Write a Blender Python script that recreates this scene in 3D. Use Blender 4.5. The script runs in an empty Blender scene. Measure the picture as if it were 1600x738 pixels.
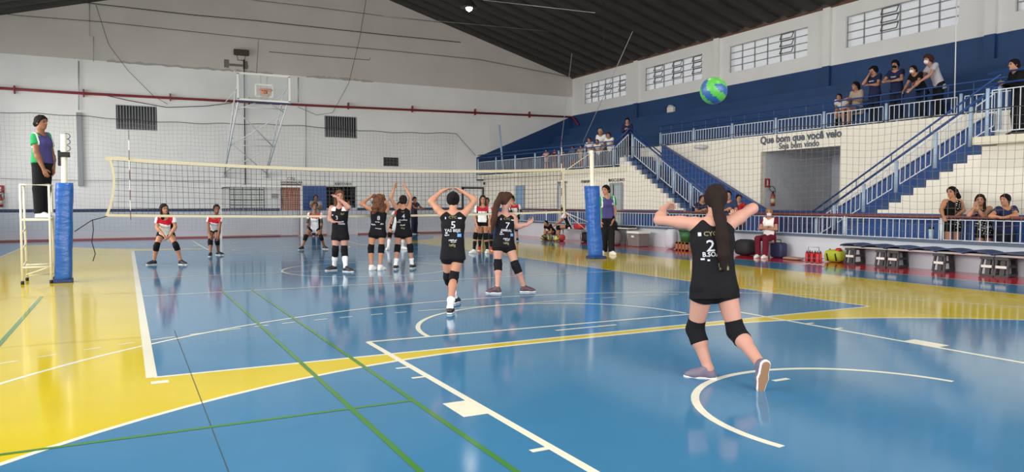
import bpy, bmesh, math, random
import numpy as np
from mathutils import Vector, Matrix
random.seed(5)
SC = bpy.context.scene
COL = SC.collection
PI = math.pi

# ------------------------------------------------------------------ camera
CAM = np.array([-4.6830, -15.7777, 1.4597]); FPX = 1154.27
YAW, PITCH, ROLL = -0.481794, -0.045932, -0.000334
IW, IH = 1600, 738
cy, sy, cp, sp = math.cos(YAW), math.sin(YAW), math.cos(PITCH), math.sin(PITCH)
FW = np.array([-sy*cp, cy*cp, sp]); RT0 = np.array([cy, sy, 0.]); UP0 = np.cross(RT0, FW)
RT = math.cos(ROLL)*RT0 + math.sin(ROLL)*UP0; UP = -math.sin(ROLL)*RT0 + math.cos(ROLL)*UP0
cam = bpy.data.objects.new('camera', bpy.data.cameras.new('camera')); COL.objects.link(cam)
m = Matrix.Identity(4)
for i in range(3):
    m[i][0], m[i][1], m[i][2], m[i][3] = RT[i], UP[i], -FW[i], CAM[i]
cam.matrix_world = m
cam.data.sensor_width = 36; cam.data.lens = FPX/IW*36; cam.data.clip_end = 300
SC.camera = cam

# ------------------------------------------------------------------ light, exposure
SC.view_settings.view_transform = 'Standard'; SC.view_settings.look = 'None'
SC.view_settings.gamma = 1; SC.view_settings.use_curve_mapping = False
SC.view_settings.exposure = 0.3
SC.cycles.use_denoising = True
SC.cycles.max_bounces = 6; SC.cycles.diffuse_bounces = 3; SC.cycles.glossy_bounces = 3
SC.cycles.transparent_max_bounces = 12; SC.cycles.sample_clamp_indirect = 6
w = bpy.data.worlds.new('overcast sky'); SC.world = w; w.use_nodes = True
w.node_tree.nodes['Background'].inputs[0].default_value = (.93, .96, 1, 1)
w.node_tree.nodes['Background'].inputs[1].default_value = 1.3
def area(name, loc, rot, sx, sy_, power, color=(1, 1, 1), spread=PI):
    l = bpy.data.lights.new(name, 'AREA'); l.spread = spread; l.shape = 'RECTANGLE'; l.size = sx; l.size_y = sy_
    l.energy = power; l.color = color
    o = bpy.data.objects.new(name, l); COL.objects.link(o); o.location = loc; o.rotation_euler = rot
    return o
# area lights added in place of daylight from the unseen left and near sides
area('left_daylight_fill', (-9.7, 1, 4.0), (0, -PI/2+.26, 0), 4.0, 30, 950, (1, .97, .93), 1.9)
area('near_daylight_fill', (2, -19.6, 4.2), (PI/2-.22, 0, 0), 22, 4.4, 560, (1, .98, .95), 1.6)
LAMP_W = 330

# ------------------------------------------------------------------ unprojection from the calibrated camera
def ray(u, v): return FW + RT*(u-IW/2)/FPX - UP*(v-IH/2)/FPX
def ground(u, v, z=0.):
    d = ray(u, v); return CAM + d*((z-CAM[2])/d[2])
def on_x(u, v, X):
    d = ray(u, v); return CAM + d*((X-CAM[0])/d[0])
def on_y(u, v, Y):
    d = ray(u, v); return CAM + d*((Y-CAM[1])/d[1])
def at(u, v, depth): return CAM + ray(u, v)*depth
def depth_of(p): return float((np.array(p)-CAM) @ FW)

# ------------------------------------------------------------------ materials
def sr(r, g, b):
    f = lambda c: (c/255/12.92 if c/255 <= .04045 else ((c/255+.055)/1.055)**2.4)
    return (f(r), f(g), f(b), 1)
MATS = {}
def mat(name, rgb, rough=.6, metal=0., spec=.5, noise=0., nscale=6., bump=0., bscale=60., trans=0., emit=None, estr=1., stretch=None):
    if name in MATS: return MATS[name]
    M = bpy.data.materials.new(name); M.use_nodes = True; nt = M.node_tree
    b = nt.nodes['Principled BSDF']; c = sr(*rgb)
    b.inputs['Base Color'].default_value = c; b.inputs['Roughness'].default_value = rough
    b.inputs['Metallic'].default_value = metal; b.inputs['Specular IOR Level'].default_value = spec
    if emit:
        b.inputs['Emission Color'].default_value = sr(*emit); b.inputs['Emission Strength'].default_value = estr
    if noise or bump:
        tc = nt.nodes.new('ShaderNodeTexCoord'); src = tc.outputs['Object']
        if stretch:
            mp = nt.nodes.new('ShaderNodeMapping'); mp.inputs['Scale'].default_value = stretch
            nt.links.new(src, mp.inputs['Vector']); src = mp.outputs['Vector']
    if noise:
        n = nt.nodes.new('ShaderNodeTexNoise'); n.inputs['Scale'].default_value = nscale; n.inputs['Detail'].default_value = 5
        nt.links.new(src, n.inputs['Vector'])
        mr = nt.nodes.new('ShaderNodeMapRange'); mr.inputs['From Min'].default_value = .25; mr.inputs['From Max'].default_value = .75
        mr.inputs['To Min'].default_value = 1-noise; mr.inputs['To Max'].default_value = 1+noise
        nt.links.new(n.outputs['Fac'], mr.inputs['Value'])
        mx = nt.nodes.new('ShaderNodeVectorMath'); mx.operation = 'SCALE'; mx.inputs[0].default_value = c[:3]
        nt.links.new(mr.outputs['Result'], mx.inputs['Scale']); nt.links.new(mx.outputs['Vector'], b.inputs['Base Color'])
    if bump:
        n2 = nt.nodes.new('ShaderNodeTexNoise'); n2.inputs['Scale'].default_value = bscale; n2.inputs['Detail'].default_value = 3
        nt.links.new(src, n2.inputs['Vector'])
        bp = nt.nodes.new('ShaderNodeBump'); bp.inputs['Strength'].default_value = bump; bp.inputs['Distance'].default_value = .02
        nt.links.new(n2.outputs['Fac'], bp.inputs['Height']); nt.links.new(bp.outputs['Normal'], b.inputs['Normal'])
    if trans:
        out = nt.nodes['Material Output']; tb = nt.nodes.new('ShaderNodeBsdfTransparent'); ms = nt.nodes.new('ShaderNodeMixShader')
        ms.inputs[0].default_value = trans
        nt.links.new(b.outputs[0], ms.inputs[1]); nt.links.new(tb.outputs[0], ms.inputs[2]); nt.links.new(ms.outputs[0], out.inputs[0])
    MATS[name] = M; return M

def floor_mat(name, rgb, n=.05):
    return mat(name, rgb, rough=.1, spec=.36, noise=n, nscale=1.4, bump=.018, bscale=2.0)
F_BLUE = floor_mat('floor_blue_paint', (63, 121, 160)); F_YEL = floor_mat('floor_yellow_paint', (206, 184, 26)); F_RED = floor_mat('floor_red_paint', (186, 30, 54))
F_WHITE = floor_mat('floor_white_line', (228, 226, 205), .03); F_GREEN = floor_mat('floor_green_line', (72, 128, 60), .05); F_DARK = mat('floor_joint', (62, 74, 70), .5)
WALLW = mat('wall_white_paint', (240, 238, 234), .75, noise=.045, nscale=.9, bump=.05, bscale=4)
WALLU = mat('upper_plaster_falloff_grey', (206, 198, 190), .85, noise=.06, nscale=.6)  # greyer plaster finish, its tone also imitating light falling off towards the roof
WALLTILE = mat('tile_wall_cream', (240, 234, 220), .5, noise=.03, nscale=2)
PAD_GREY = mat('wall_dado_grey', (202, 206, 213), .6, noise=.05, nscale=1.2)
NAVY = mat('navy_stripe', (26, 42, 84), .55)
BLUE = mat('stand_blue_paint', (20, 74, 144), .5, noise=.1, nscale=1.5)
BLUED = mat('bleacher_blue_paint', (28, 66, 114), .6, noise=.14, nscale=1.2)
LBLUE = mat('pale_blue_rail_paint', (168, 190, 214), .45)
RAILW = mat('white_rail_paint', (214, 222, 232), .45)
RBLUE = mat('blue_handrail_paint', (24, 68, 130), .4)
MAROON = mat('maroon_handrail_paint', (112, 54, 48), .45)
REDPIPE = mat('red_pipe_paint', (134, 36, 40), .5)
STEEL = mat('galvanised_steel', (170, 172, 172), .45, metal=.5)
DKSTEEL = mat('dark_steel', (52, 52, 54), .5, metal=.3)
ROOF = mat('weathered_metal_roof', (58, 55, 51), .7, metal=.15, noise=.3, nscale=2.5, stretch=(.3, 3, 1))
CREAM = mat('cream_tape', (208, 198, 166), .7)
BLACKC = mat('black_cord', (24, 24, 26), .7)
NETM = mat('net_twine_dark', (58, 58, 60), .8); NETR = mat('net_twine_brown', (122, 114, 104), .8); NETL = mat('net_twine_pale', (156, 154, 150), .8); NETW = mat('net_twine_white', (222, 222, 222), .8)
WHITE = mat('white_enamel', (232, 230, 222), .4)
OFFW = mat('ivory_enamel', (232, 226, 206), .45)
VINYL = mat('blue_vinyl_pad', (34, 92, 172), .32, bump=1, bscale=5, stretch=(1, 1, 2.4), noise=.06)
GREYP = mat('grey_plastic', (118, 112, 110), .5); DGREY = mat('charcoal_plastic', (62, 60, 62), .5)
CONC = mat('tunnel_grey_wall', (208, 211, 218), .8, noise=.04, nscale=1.5)
GLASSM = mat('clear_acrylic', (205, 212, 212), .1, trans=.82)
PANE = mat('dusty_window_pane', (214, 214, 216), .35, trans=.45)
ORANGE = mat('orange_rim', (206, 104, 52), .45)
DOORBR = mat('brown_wood_door', (160, 84, 42), .5, noise=.12, nscale=3, stretch=(6, 6, .6))
REDE = mat('red_enamel', (190, 26, 34), .4)
GREYT = mat('grey_lettering', (84, 92, 108), .6)
BLACK = mat('black_rubber', (18, 18, 20), .6)
DOORGREY = mat('pale_grey_door', (168, 180, 184), .5); DOORBLUE = mat('sky_blue_door', (132, 172, 208), .5)

# ------------------------------------------------------------------ mesh helpers
class MB:
    def __init__(s): s.v = []; s.f = []; s.mi = []; s.cur = 0
    def add(s, vs, fs):
        o = len(s.v); s.v += [tuple(map(float, p)) for p in vs]
        for f in fs: s.f.append(tuple(i+o for i in f)); s.mi.append(s.cur)
        return s
    def box(s, lo, hi):
        x0, y0, z0 = lo; x1, y1, z1 = hi
        return s.add([(x0,y0,z0),(x1,y0,z0),(x1,y1,z0),(x0,y1,z0),(x0,y0,z1),(x1,y0,z1),(x1,y1,z1),(x0,y1,z1)],
                     [(0,3,2,1),(4,5,6,7),(0,1,5,4),(1,2,6,5),(2,3,7,6),(3,0,4,7)])
    def cbox(s, c, d): return s.box([c[i]-d[i]/2 for i in range(3)], [c[i]+d[i]/2 for i in range(3)])
    def bar(s, a, b, w_, h_=None, up=(0, 0, 1)):
        h_ = h_ or w_; a = np.array(a, float); b = np.array(b, float); d = b-a; L = np.linalg.norm(d)
        if L < 1e-9: return s
        d /= L; u = np.array(up, float)
        if abs(d @ u) > .98: u = np.array([0, 1., 0])
        x = np.cross(d, u); x /= np.linalg.norm(x); y = np.cross(x, d)
        vs = [p + x*sx*w_/2 + y*sy_*h_/2 for p in (a, b) for sx, sy_ in ((-1,-1),(1,-1),(1,1),(-1,1))]
        return s.add(vs, [(0,1,2,3)[::-1],(4,5,6,7),(0,1,5,4),(1,2,6,5),(2,3,7,6),(3,0,4,7)])
    def tube(s, pts, r, n=8, closed=False, cap=True):
        P = [np.array(p, float) for p in pts]; N = len(P); rr = r if hasattr(r, '__len__') else [r]*N
        rings = []; px = None
        for i in range(N):
            t = (P[(i+1) % N]-P[i-1]) if closed else (P[min(i+1, N-1)]-P[max(i-1, 0)])
            t = t/(np.linalg.norm(t)+1e-12)
            if px is None:
                h = np.array([0, 0, 1.]) if abs(t[2]) < .9 else np.array([1., 0, 0]); px = np.cross(t, h)
            px = px - t*(px @ t); px /= np.linalg.norm(px)+1e-12; y = np.cross(t, px)
            rings.append([P[i]+rr[i]*(math.cos(a)*px+math.sin(a)*y) for a in [2*PI*k/n for k in range(n)]])
        vs = [p for R_ in rings for p in R_]; fs = []
        for i in range(N if closed else N-1):
            j = (i+1) % N
            for k in range(n): k2 = (k+1) % n; fs.append((i*n+k, i*n+k2, j*n+k2, j*n+k))
        if cap and not closed: fs.append(tuple(range(n))[::-1]); fs.append(tuple((N-1)*n+k for k in range(n)))
        return s.add(vs, fs)
    def lathe(s, prof, c, n=16, axis='z'):
        vs = []; N = len(prof)
        for r, h in prof:
            for k in range(n):
                a = 2*PI*k/n; x, y = r*math.cos(a), r*math.sin(a)
                q = (x, y, h) if axis == 'z' else ((h, x, y) if axis == 'x' else (y, h, x))
                vs.append((c[0]+q[0], c[1]+q[1], c[2]+q[2]))
        fs = [(i*n+k, i*n+(k+1) % n, (i+1)*n+(k+1) % n, (i+1)*n+k) for i in range(N-1) for k in range(n)]
        fs.append(tuple(range(n))[::-1]); fs.append(tuple((N-1)*n+k for k in range(n)))
        return s.add(vs, fs)
    def prism(s, poly, axis, lo, hi):
        n = len(poly)
        def P(q, h):
            if axis == 'x': return (h, q[0], q[1])
            if axis == 'y': return (q[0], h, q[1])
            return (q[0], q[1], h)
        vs = [P(q, lo) for q in poly]+[P(q, hi) for q in poly]
        fs = [tuple(range(n))[::-1], tuple(range(n, 2*n))]+[(i, (i+1) % n, n+(i+1) % n, n+i) for i in range(n)]
        return s.add(vs, fs)
    def build(s, name, mats, parent=None, smooth=False, loc=None, bevel=0):
        me = bpy.data.meshes.new(name); off = np.array(loc if loc is not None else (0, 0, 0), float)
        v = np.array(s.v, float)-off
        me.from_pydata(v.tolist(), [], s.f); mats = mats if isinstance(mats, (list, tuple)) else [mats]
        for M in mats: me.materials.append(M)
        me.polygons.foreach_set('material_index', s.mi)
        if smooth: me.polygons.foreach_set('use_smooth', [True]*len(me.polygons))
        bm = bmesh.new(); bm.from_mesh(me); bmesh.ops.recalc_face_normals(bm, faces=bm.faces); bm.to_mesh(me); bm.free()
        o = bpy.data.objects.new(name, me); COL.objects.link(o); o.location = off
        if parent is not None:
            o.parent = parent; o.location = off - np.array(parent.location)
        if bevel:
            md = o.modifiers.new('edge', 'BEVEL'); md.width = bevel; md.segments = 2; md.limit_method = 'ANGLE'
        return o
def tag(o, label, cat, group=None, kind=None):
    if label: o['label'] = label
    if cat: o['category'] = cat
    if group: o['group'] = group
    if kind: o['kind'] = kind
    return o
def struct(o): o['kind'] = 'structure'; return o
def empty(name, loc, label=None, cat=None, group=None):
    o = bpy.data.objects.new(name, None); COL.objects.link(o); o.location = [float(x) for x in loc]; o.empty_display_size = .2
    return tag(o, label, cat, group)
def copy_tree(o, delta, label=None, group=None):
    c = o.copy(); COL.objects.link(c); c.location = Vector(o.location)+Vector(delta)
    if label: c['label'] = label
    for ch in list(o.children):
        d = ch.copy(); COL.objects.link(d); d.parent = c
        for g in list(ch.children):
            e = g.copy(); COL.objects.link(e); e.parent = d
    return c
def text_mesh(name, body, size, material, mtx, parent=None, depth=.004, sx=1., bold=0.):
    cu = bpy.data.curves.new(name, 'FONT'); cu.body = body; cu.size = size; cu.align_x = 'CENTER'; cu.align_y = 'CENTER'
    cu.extrude = depth; cu.offset = bold; cu.space_character = 1.02; cu.resolution_u = 3
    o = bpy.data.objects.new(name, cu); COL.objects.link(o)
    dg = bpy.context.evaluated_depsgraph_get(); me = bpy.data.meshes.new_from_object(o.evaluated_get(dg)); bpy.data.objects.remove(o)
    me.materials.clear(); me.materials.append(material)
    t = bpy.data.objects.new(name, me); COL.objects.link(t)
    t.matrix_world = mtx @ Matrix.Diagonal((sx, 1, 1, 1))
    if parent is not None:
        mw = t.matrix_world.copy(); t.parent = parent; t.matrix_parent_inverse = Matrix.Translation(Vector(parent.location)).inverted(); t.matrix_world = mw
    return t
def frame_m(o, x, y):
    x = Vector(x).normalized(); y = Vector(y).normalized(); z = x.cross(y)
    M = Matrix.Identity(4)
    for i in range(3): M[i][0], M[i][1], M[i][2], M[i][3] = x[i], y[i], z[i], o[i]
    return M
# ================================================================== the room
YF = 17.0; XL = -10.0; YN = -20.0; XB = 16.0
# ---- floor with its painted court (one mesh, markings as thin coats of paint)
fb = MB(); mats_f = [F_BLUE, F_YEL, F_RED, F_WHITE, F_GREEN, F_DARK]
fb.box((XL-.3, YN-.3, -.2), (XB+.5, YF+.3, 0))
def flat(poly, z, mi):
    fb.cur = mi; fb.add([(x, y, z) for x, y in poly], [tuple(range(len(poly)))]); fb.cur = 0
ZI = [0]
def strip(pts, wd, z, mi, closed=False):
    ZI[0] += 1; z += ZI[0]*2e-6
    fb.cur = mi; P = [np.array(p, float) for p in pts]; L = []; R_ = []
    for i in range(len(P)):
        a = P[max(i-1, 0)]; b = P[min(i+1, len(P)-1)]; t = (b-a)/np.linalg.norm(b-a); n = np.array([-t[1], t[0]])*wd/2
        L.append(P[i]+n); R_.append(P[i]-n)
    n = len(P); fb.add([(p[0], p[1], z) for p in L+R_], [(n+i, n+i+1, i+1, i) for i in range(n-1)]); fb.cur = 0
def arc(c, r, a0, a1, n=40): return [(c[0]+r*math.cos(a0+(a1-a0)*i/n), c[1]+r*math.sin(a0+(a1-a0)*i/n)) for i in range(n+1)]
SX0, SX1, YE = -7.66, 7.8, 14.1
def garea(sgn):                       # goal-area edge (two quarter arcs joined by a straight)
    yc = -15.17; h = 1.15; R6 = 6.0
    p = [(-h-R6*math.cos(a), yc+R6*math.sin(a)) for a in np.linspace(.18, PI/2, 26)]
    p += [(h+R6*math.sin(a), yc+R6*math.cos(a)) for a in np.linspace(0, PI/2-.18, 26)]
    return [(x, y*(-sgn)) if sgn > 0 else (x, y) for x, y in p]
gn = garea(-1); gf = [(x, -y) for x, y in gn]
# yellow apron: left strip, right strip and the two end strips between volleyball court and goal areas
flat([(SX0, -YE), (-4.5, -YE), (-4.5, YE), (SX0, YE)], .0006, 1)
flat([(4.5, -YE), (SX1, -YE), (SX1, YE), (4.5, YE)], .0006, 1)
flat([(-4.5, -9.85), (4.5, -9.85), (4.5, -9), (-4.5, -9)], .0006, 1); flat([(-4.5, 9), (4.5, 9), (4.5, 9.85), (-4.5, 9.85)], .0006, 1)
flat([(-4.5, -10.6), (-2.2, -9.85), (-4.5, -9.85)], .0006, 1); flat([(4.5, -10.6), (4.5, -9.85), (2.2, -9.85)], .0006, 1)
flat([(-4.5, 10.6), (-4.5, 9.85), (-2.2, 9.85)], .0006, 1); flat([(4.5, 10.6), (2.2, 9.85), (4.5, 9.85)], .0006, 1)
flat(gn + [(gn[-1][0], -15.4), (gn[0][0], -15.4)], .0010, 0); flat(gf + [(gf[-1][0], 15.4), (gf[0][0], 15.4)], .0010, 0)
flat([(XL, -YE-6), (SX1, -YE-6), (SX1, -YE), (XL, -YE)], .0012, 0)
flat([(9.2, YN), (10.8, YN), (10.8, 13.6), (9.2, 13.6)], .0006, 2)
flat([(XL, 16.75), (10.4, 16.75), (10.4, YF), (XL, YF)], .0006, 2)
Z3 = .0018
for g in (gn, gf): strip(g, .05, Z3, 3)
for X in (SX0, SX1, 9.2): strip([(X, YE if X < 9 else 13.6), (X, -16)], .05, Z3, 3)
strip([(-4.52, -9), (-4.52, 9)], .085, Z3, 3); strip([(4.5, -9), (4.5, 9)], .05, Z3, 3)
for Y in (-9, -3, 0, 3, 9): strip([(-4.5, Y), (4.5, Y)], .05, Z3, 3)
strip([(SX0, YE), (SX1, YE)], .05, Z3, 3)
strip([(-4.53, -9.2), (-4.4, -9.2)], .1, Z3, 3)
strip(arc((0, 0), 1.8, 0, 2*PI, 64), .05, Z3, 3)
for s in (-1, 1):
    c = (0, s*12.425)
    strip(arc(c, 6.75, 0.02 if s < 0 else -0.02, PI-.02 if s < 0 else -PI+.02, 70), .05, Z3, 3)
    strip(arc(c, 1.27, -.2*-s*-1, PI+.2 if s < 0 else -PI-.2, 40), .06, Z3, 3)
    strip(arc((0, s*8.3), 1.8, 0, PI if s < 0 else -PI, 40), .055, Z3, 3)
    strip([(-2.48, s*8.3), (2.5, s*8.4)], .055, Z3, 3)
    for x in (-2.47, 2.5):
        strip([(x, s*8.3), (x, s*14.5)], .06, Z3, 3); e = .14*(1 if x > 0 else -1)
        for yy, wd, k in ((9.62, .045, 1), (10.02, .045, 1), (11.05, .38, 1.5), (12.05, .05, 1)): strip([(x, s*yy), (x+e*k, s*yy)], wd, Z3, 3)
    strip([(-.38, s*8.62), (.46, s*8.62)], .05, Z3, 3); strip([(-.03, s*11.48), (.14, s*11.48)], .05, Z3, 3)
    d = [(-1.15-8.7*math.cos(a), -15.17+8.7*math.sin(a)) for a in np.linspace(.72, PI/2, 90)]+[(1.15+8.7*math.sin(a), -15.17+8.7*math.cos(a)) for a in np.linspace(0, PI/2-.72, 90)]
    d = [(x, y) if s < 0 else (x, -y) for x, y in d]; acc = 0
    for i in range(len(d)-1):
        acc += math.hypot(d[i+1][0]-d[i][0], d[i+1][1]-d[i][1])
        if int(acc/.185) % 2 == 0: strip([d[i], d[i+1]], .035, .0016, 3)
for X in (-3.3, -2.84): strip([(X, -2.65), (X, -14)], .04, .0026, 4)
strip([(-2.84, -10.68), (-8, -10.68)], .04, .0026, 4); strip([(-5.86, -2.3), (-5.86, -7)], .05, .0026, 4)
for a, b in (((-4.22, -6.6), (-4.22, -13)), ((SX0, -2.17), (-4.5, -2.45)), ((SX0, -2.5), (-4.5, -2.5)), ((SX0, -6.87), (-4.5, -6.9)), ((4.6, -2.95), (6.1, -1.97)),
             ((5.9, -1.97), (5.92, -6.95)), ((5.92, -6.95), (7.6, -6.95)), ((4.6, -8), (4.62, -10.6)), ((5.0, -7.8), (5.05, -10.7)), ((SX0, 2.2), (-4.5, 2.2)), ((SX0, 2.6), (-4.5, 2.6))): strip([a, b], .0055, .0022, 5)
struct(fb.build('floor', mats_f))
# ---- far wall, with window and door openings cut out of its face
def slab_with_holes(mb, lo, hi, holes, axis, t0, t1):
    """wall panel in the plane of (u, z) with rectangular holes; axis 'y' wall spans x, axis 'x' wall spans y"""
    holes = [(max(h[0], lo[0]), max(h[1], lo[1]), min(h[2], hi[0]), min(h[3], hi[1])) for h in holes]
    us = sorted({lo[0], hi[0], *[h for q in holes for h in (q[0], q[2])]}); zs = sorted({lo[1], hi[1], *[h for q in holes for h in (q[1], q[3])]})
    for i in range(len(us)-1):
        for j in range(len(zs)-1):
            cu, cz = (us[i]+us[i+1])/2, (zs[j]+zs[j+1])/2
            if any(q[0] < cu < q[2] and q[1] < cz < q[3] for q in holes): continue
            if axis == 'y': mb.box((us[i], t0, zs[j]), (us[i+1], t1, zs[j+1]))
            else: mb.box((t0, us[i], zs[j]), (t1, us[i+1], zs[j+1]))
HW = [(-4.93, 4.29, -3.49, 5.27), (3.16, 4.31, 4.61, 5.28)]; DARKO = (3.19, 0, 4.58, 2.15)
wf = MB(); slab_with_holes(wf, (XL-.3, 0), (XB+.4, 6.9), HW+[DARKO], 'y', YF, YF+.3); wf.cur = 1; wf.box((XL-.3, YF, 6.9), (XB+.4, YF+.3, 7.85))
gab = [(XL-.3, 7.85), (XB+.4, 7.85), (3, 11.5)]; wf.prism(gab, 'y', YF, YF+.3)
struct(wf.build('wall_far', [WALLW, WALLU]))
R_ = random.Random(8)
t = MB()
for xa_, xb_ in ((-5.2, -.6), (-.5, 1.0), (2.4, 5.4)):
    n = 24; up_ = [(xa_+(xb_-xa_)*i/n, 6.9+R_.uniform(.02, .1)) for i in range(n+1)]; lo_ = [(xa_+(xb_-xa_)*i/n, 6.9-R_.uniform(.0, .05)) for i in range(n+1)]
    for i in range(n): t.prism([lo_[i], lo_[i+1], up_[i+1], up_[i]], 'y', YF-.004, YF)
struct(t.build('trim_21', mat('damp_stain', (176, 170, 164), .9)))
t = MB(); t.box((XL, YF-.03, 0), (3.19, YF, 1.08)); t.box((4.58, YF-.03, 0), (10.9, YF, 1.08)); struct(t.build('trim_1', PAD_GREY))
t = MB(); t.box((XL, YF-.04, 1.08), (1.2, YF, 1.2)); t.box((4.58, YF-.04, 1.08), (10.9, YF, 1.2)); struct(t.build('trim_2', NAVY))
t = MB(); t.box((XL, YF-.05, 0), (3.19, YF-.03, .06)); t.box((4.58, YF-.05, 0), (10.9, YF-.03, .06)); struct(t.build('baseboard_far', mat('reddish_skirting', (150, 92, 88), .6)))
t = MB(); t.prism([(10.5, 2.5), (10.5, 3.62), (16, 5.92), (16, 2.5)], 'y', YF-.03, YF); struct(t.build('trim_3', BLUED))
t = MB(); t.box((2.08, YF-.02, 1.08), (3.19, YF, 2.17)); struct(t.build('trim_4', BLUE))
t = MB(); t.box((1.2, YF-.09, 0), (2.09, YF-.01, 1.09)); t.box((2.09, YF-.045, 0), (3.19, YF-.01, 1.09)); struct(t.build('trim_5', PAD_GREY))
# dark room behind the open doorway in the far wall
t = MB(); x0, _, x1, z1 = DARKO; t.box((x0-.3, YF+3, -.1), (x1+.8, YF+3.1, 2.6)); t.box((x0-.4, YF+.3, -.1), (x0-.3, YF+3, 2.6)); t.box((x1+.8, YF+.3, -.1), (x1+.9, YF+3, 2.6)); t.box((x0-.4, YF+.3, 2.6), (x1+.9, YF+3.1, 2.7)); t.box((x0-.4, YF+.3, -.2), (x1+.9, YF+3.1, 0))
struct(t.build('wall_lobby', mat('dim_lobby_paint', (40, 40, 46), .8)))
t = MB(); t.box((x0, YF+.02, 0), (x1, YF+.12, 1.2)); struct(t.build('door_4', PAD_GREY))
# barred windows
for i, (a, b, c_, d) in enumerate(HW):
    e = MB(); e.box((a, YF+.2, b), (c_, YF+.24, d)); o = struct(e.build('window_%d' % (i+1), mat('dark_window_glass', (34, 36, 38), .15)))
    g = MB()
    for k in range(14): x = a+(c_-a)*(k+.5)/14; g.box((x-.008, YF+.01, b), (x+.008, YF+.03, d))
    g.box((a, YF+.005, b), (c_, YF+.035, b+.03)); g.box((a, YF+.005, d-.03), (c_, YF+.035, d)); g.build('window_bars', STEEL, o)
# white cell-block window and brown door
e = MB(); e.box((-.84, YF-.03, 1.2), (.56, YF, 2.12)); o = struct(e.build('window_3', DKSTEEL))
g = MB()
for i in range(8):
    for j in range(8):
        if j % 2 == 1 and i % 2: pass
        x = -.82+i*.17+(.012 if i % 2 else 0); z = 1.23+j*.108+(.012 if j % 2 else 0); g.box((x, YF-.045, z), (x+.148, YF-.03, z+.086))
g.build('window_pane', mat('milky_pane', (206, 210, 200), .3), o)
e = MB(); e.box((1.31, YF-.05, .0), (2.05, YF-.012, 2.13)); o = struct(e.build('door_1', DOORBR))
g = MB(); g.box((1.24, YF-.07, 2.12), (2.09, YF-.012, 2.24)); g.box((1.24, YF-.06, 0), (1.31, YF-.012, 2.12)); g.box((2.05, YF-.06, 0), (2.09, YF-.012, 2.12)); g.build('door_frame', mat('maroon_frame', (78, 26, 26), .5), o)
g = MB(); g.lathe([(.02, 0), (.03, .03), (.02, .06)], (1.37, YF-.11, 1.25), 10, 'y'); g.build('door_handle', STEEL, o)
e = MB(); e.box((9.78, YF-.06, 0), (10.8, YF-.012, 2.1)); o = struct(e.build('door_2', WALLW))
g = MB(); g.box((9.7, YF-.08, 0), (9.79, YF-.012, 2.19)); g.box((9.7, YF-.08, 2.1), (10.87, YF-.012, 2.19)); g.box((10.78, YF-.08, 0), (10.87, YF-.012, 2.1)); g.build('door_frame', DKSTEEL, o)
# ---- other walls, unseen (openings above a left parapet and in the near wall added for daylight)
t = MB(); slab_with_holes(t, (YN, 0), (YF+.3, 7.85), [(-18.5, 1.2, -12, 6.2), (-11.4, 1.2, -5, 6.2), (-4.4, 1.2, 2, 6.2), (2.6, 1.2, 9, 6.2), (9.6, 1.2, 16, 6.2)], 'x', XL-.3, XL); struct(t.build('wall_left', WALLW))
t = MB(); slab_with_holes(t, (XL-.3, 0), (XB+.4, 7.85), [(-8.8, 1.2, -3.2, 6.4), (-2.4, 1.2, 3.2, 6.4), (4, 1.2, 9.4, 6.4), (10.2, 1.2, 14.6, 6.4)], 'y', YN-.3, YN); t.prism(gab, 'y', YN-.3, YN); struct(t.build('wall_near', WALLW))
# right wall with its five high windows
WIN = [(12.38, 15.94), (7.27, 11.0), (2.08, 5.78), (-3.08, .58), (-8.2, -4.56)]
t = MB(); slab_with_holes(t, (YN, 5.94), (YF, 7.85), [(a, 6.42, b, 7.42) for a, b in WIN], 'x', XB, XB+.3); o = struct(t.build('wall_right', WALLW))
t = MB(); t.box((XB, YN, 0), (XB+.3, YF, 5.94)); struct(t.build('wall_right_blue', BLUED))
for k, y in enumerate((11.55, 6.4, 1.25, -3.98, -9)):
    t = MB(); t.cur = 1; t.box((XB-.1, y-.14, 5.94), (XB, y+.14, 7.85)); t.cur = 0; t.box((XB-.1, y-.14, 5.18), (XB, y+.14, 5.94)); struct(t.build('trim_%d' % (10+k), [BLUED, WALLW]))
for k, (a, b) in enumerate(WIN):
    e = MB(); nC, nR = 6, 4
    for i in range(nC+1): y = a+(b-a)*i/nC; e.box((XB+.08, y-.016, 6.42), (XB+.13, y+.016, 7.42))
    for j in range(nR+1): z = 6.42+j/nR; e.box((XB+.08, a, z-.014), (XB+.13, b, z+.014))
    e.box((XB+.02, a, 6.36), (XB+.2, b, 6.42))
    o = struct(e.build('window_%d' % (4+k), mat('window_steel', (150, 150, 148), .5)))
    p = MB(); p.box((XB+.1, a, 6.42), (XB+.108, b, 7.42)); p.build('window_pane', PANE, o)
    s = MB()
    for i in ((1, 3, 5) if k < 2 else ((4,) if k < 3 else (2,))):          # top-hung sashes standing ajar
        y0, y1 = a+(b-a)*(6-i-1)/6+.04, a+(b-a)*(6-i)/6-.04
        for j in range(1, 4):
            z1_ = 6.42+(j+1)*.25-.03; z0_ = 6.42+j*.25+.03
            if j == 3 and k < 1: continue
            for yy in (y0, y1): s.bar((XB+.07, yy, z1_), (XB-.02, yy, z0_), .02)
            s.bar((XB-.02, y0, z0_), (XB-.02, y1, z0_), .024); s.bar((XB+.07, y0, z1_), (XB+.07, y1, z1_), .024)
    s.build('window_sash', mat('sash_grey', (84, 80, 78), .5), o)
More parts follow.
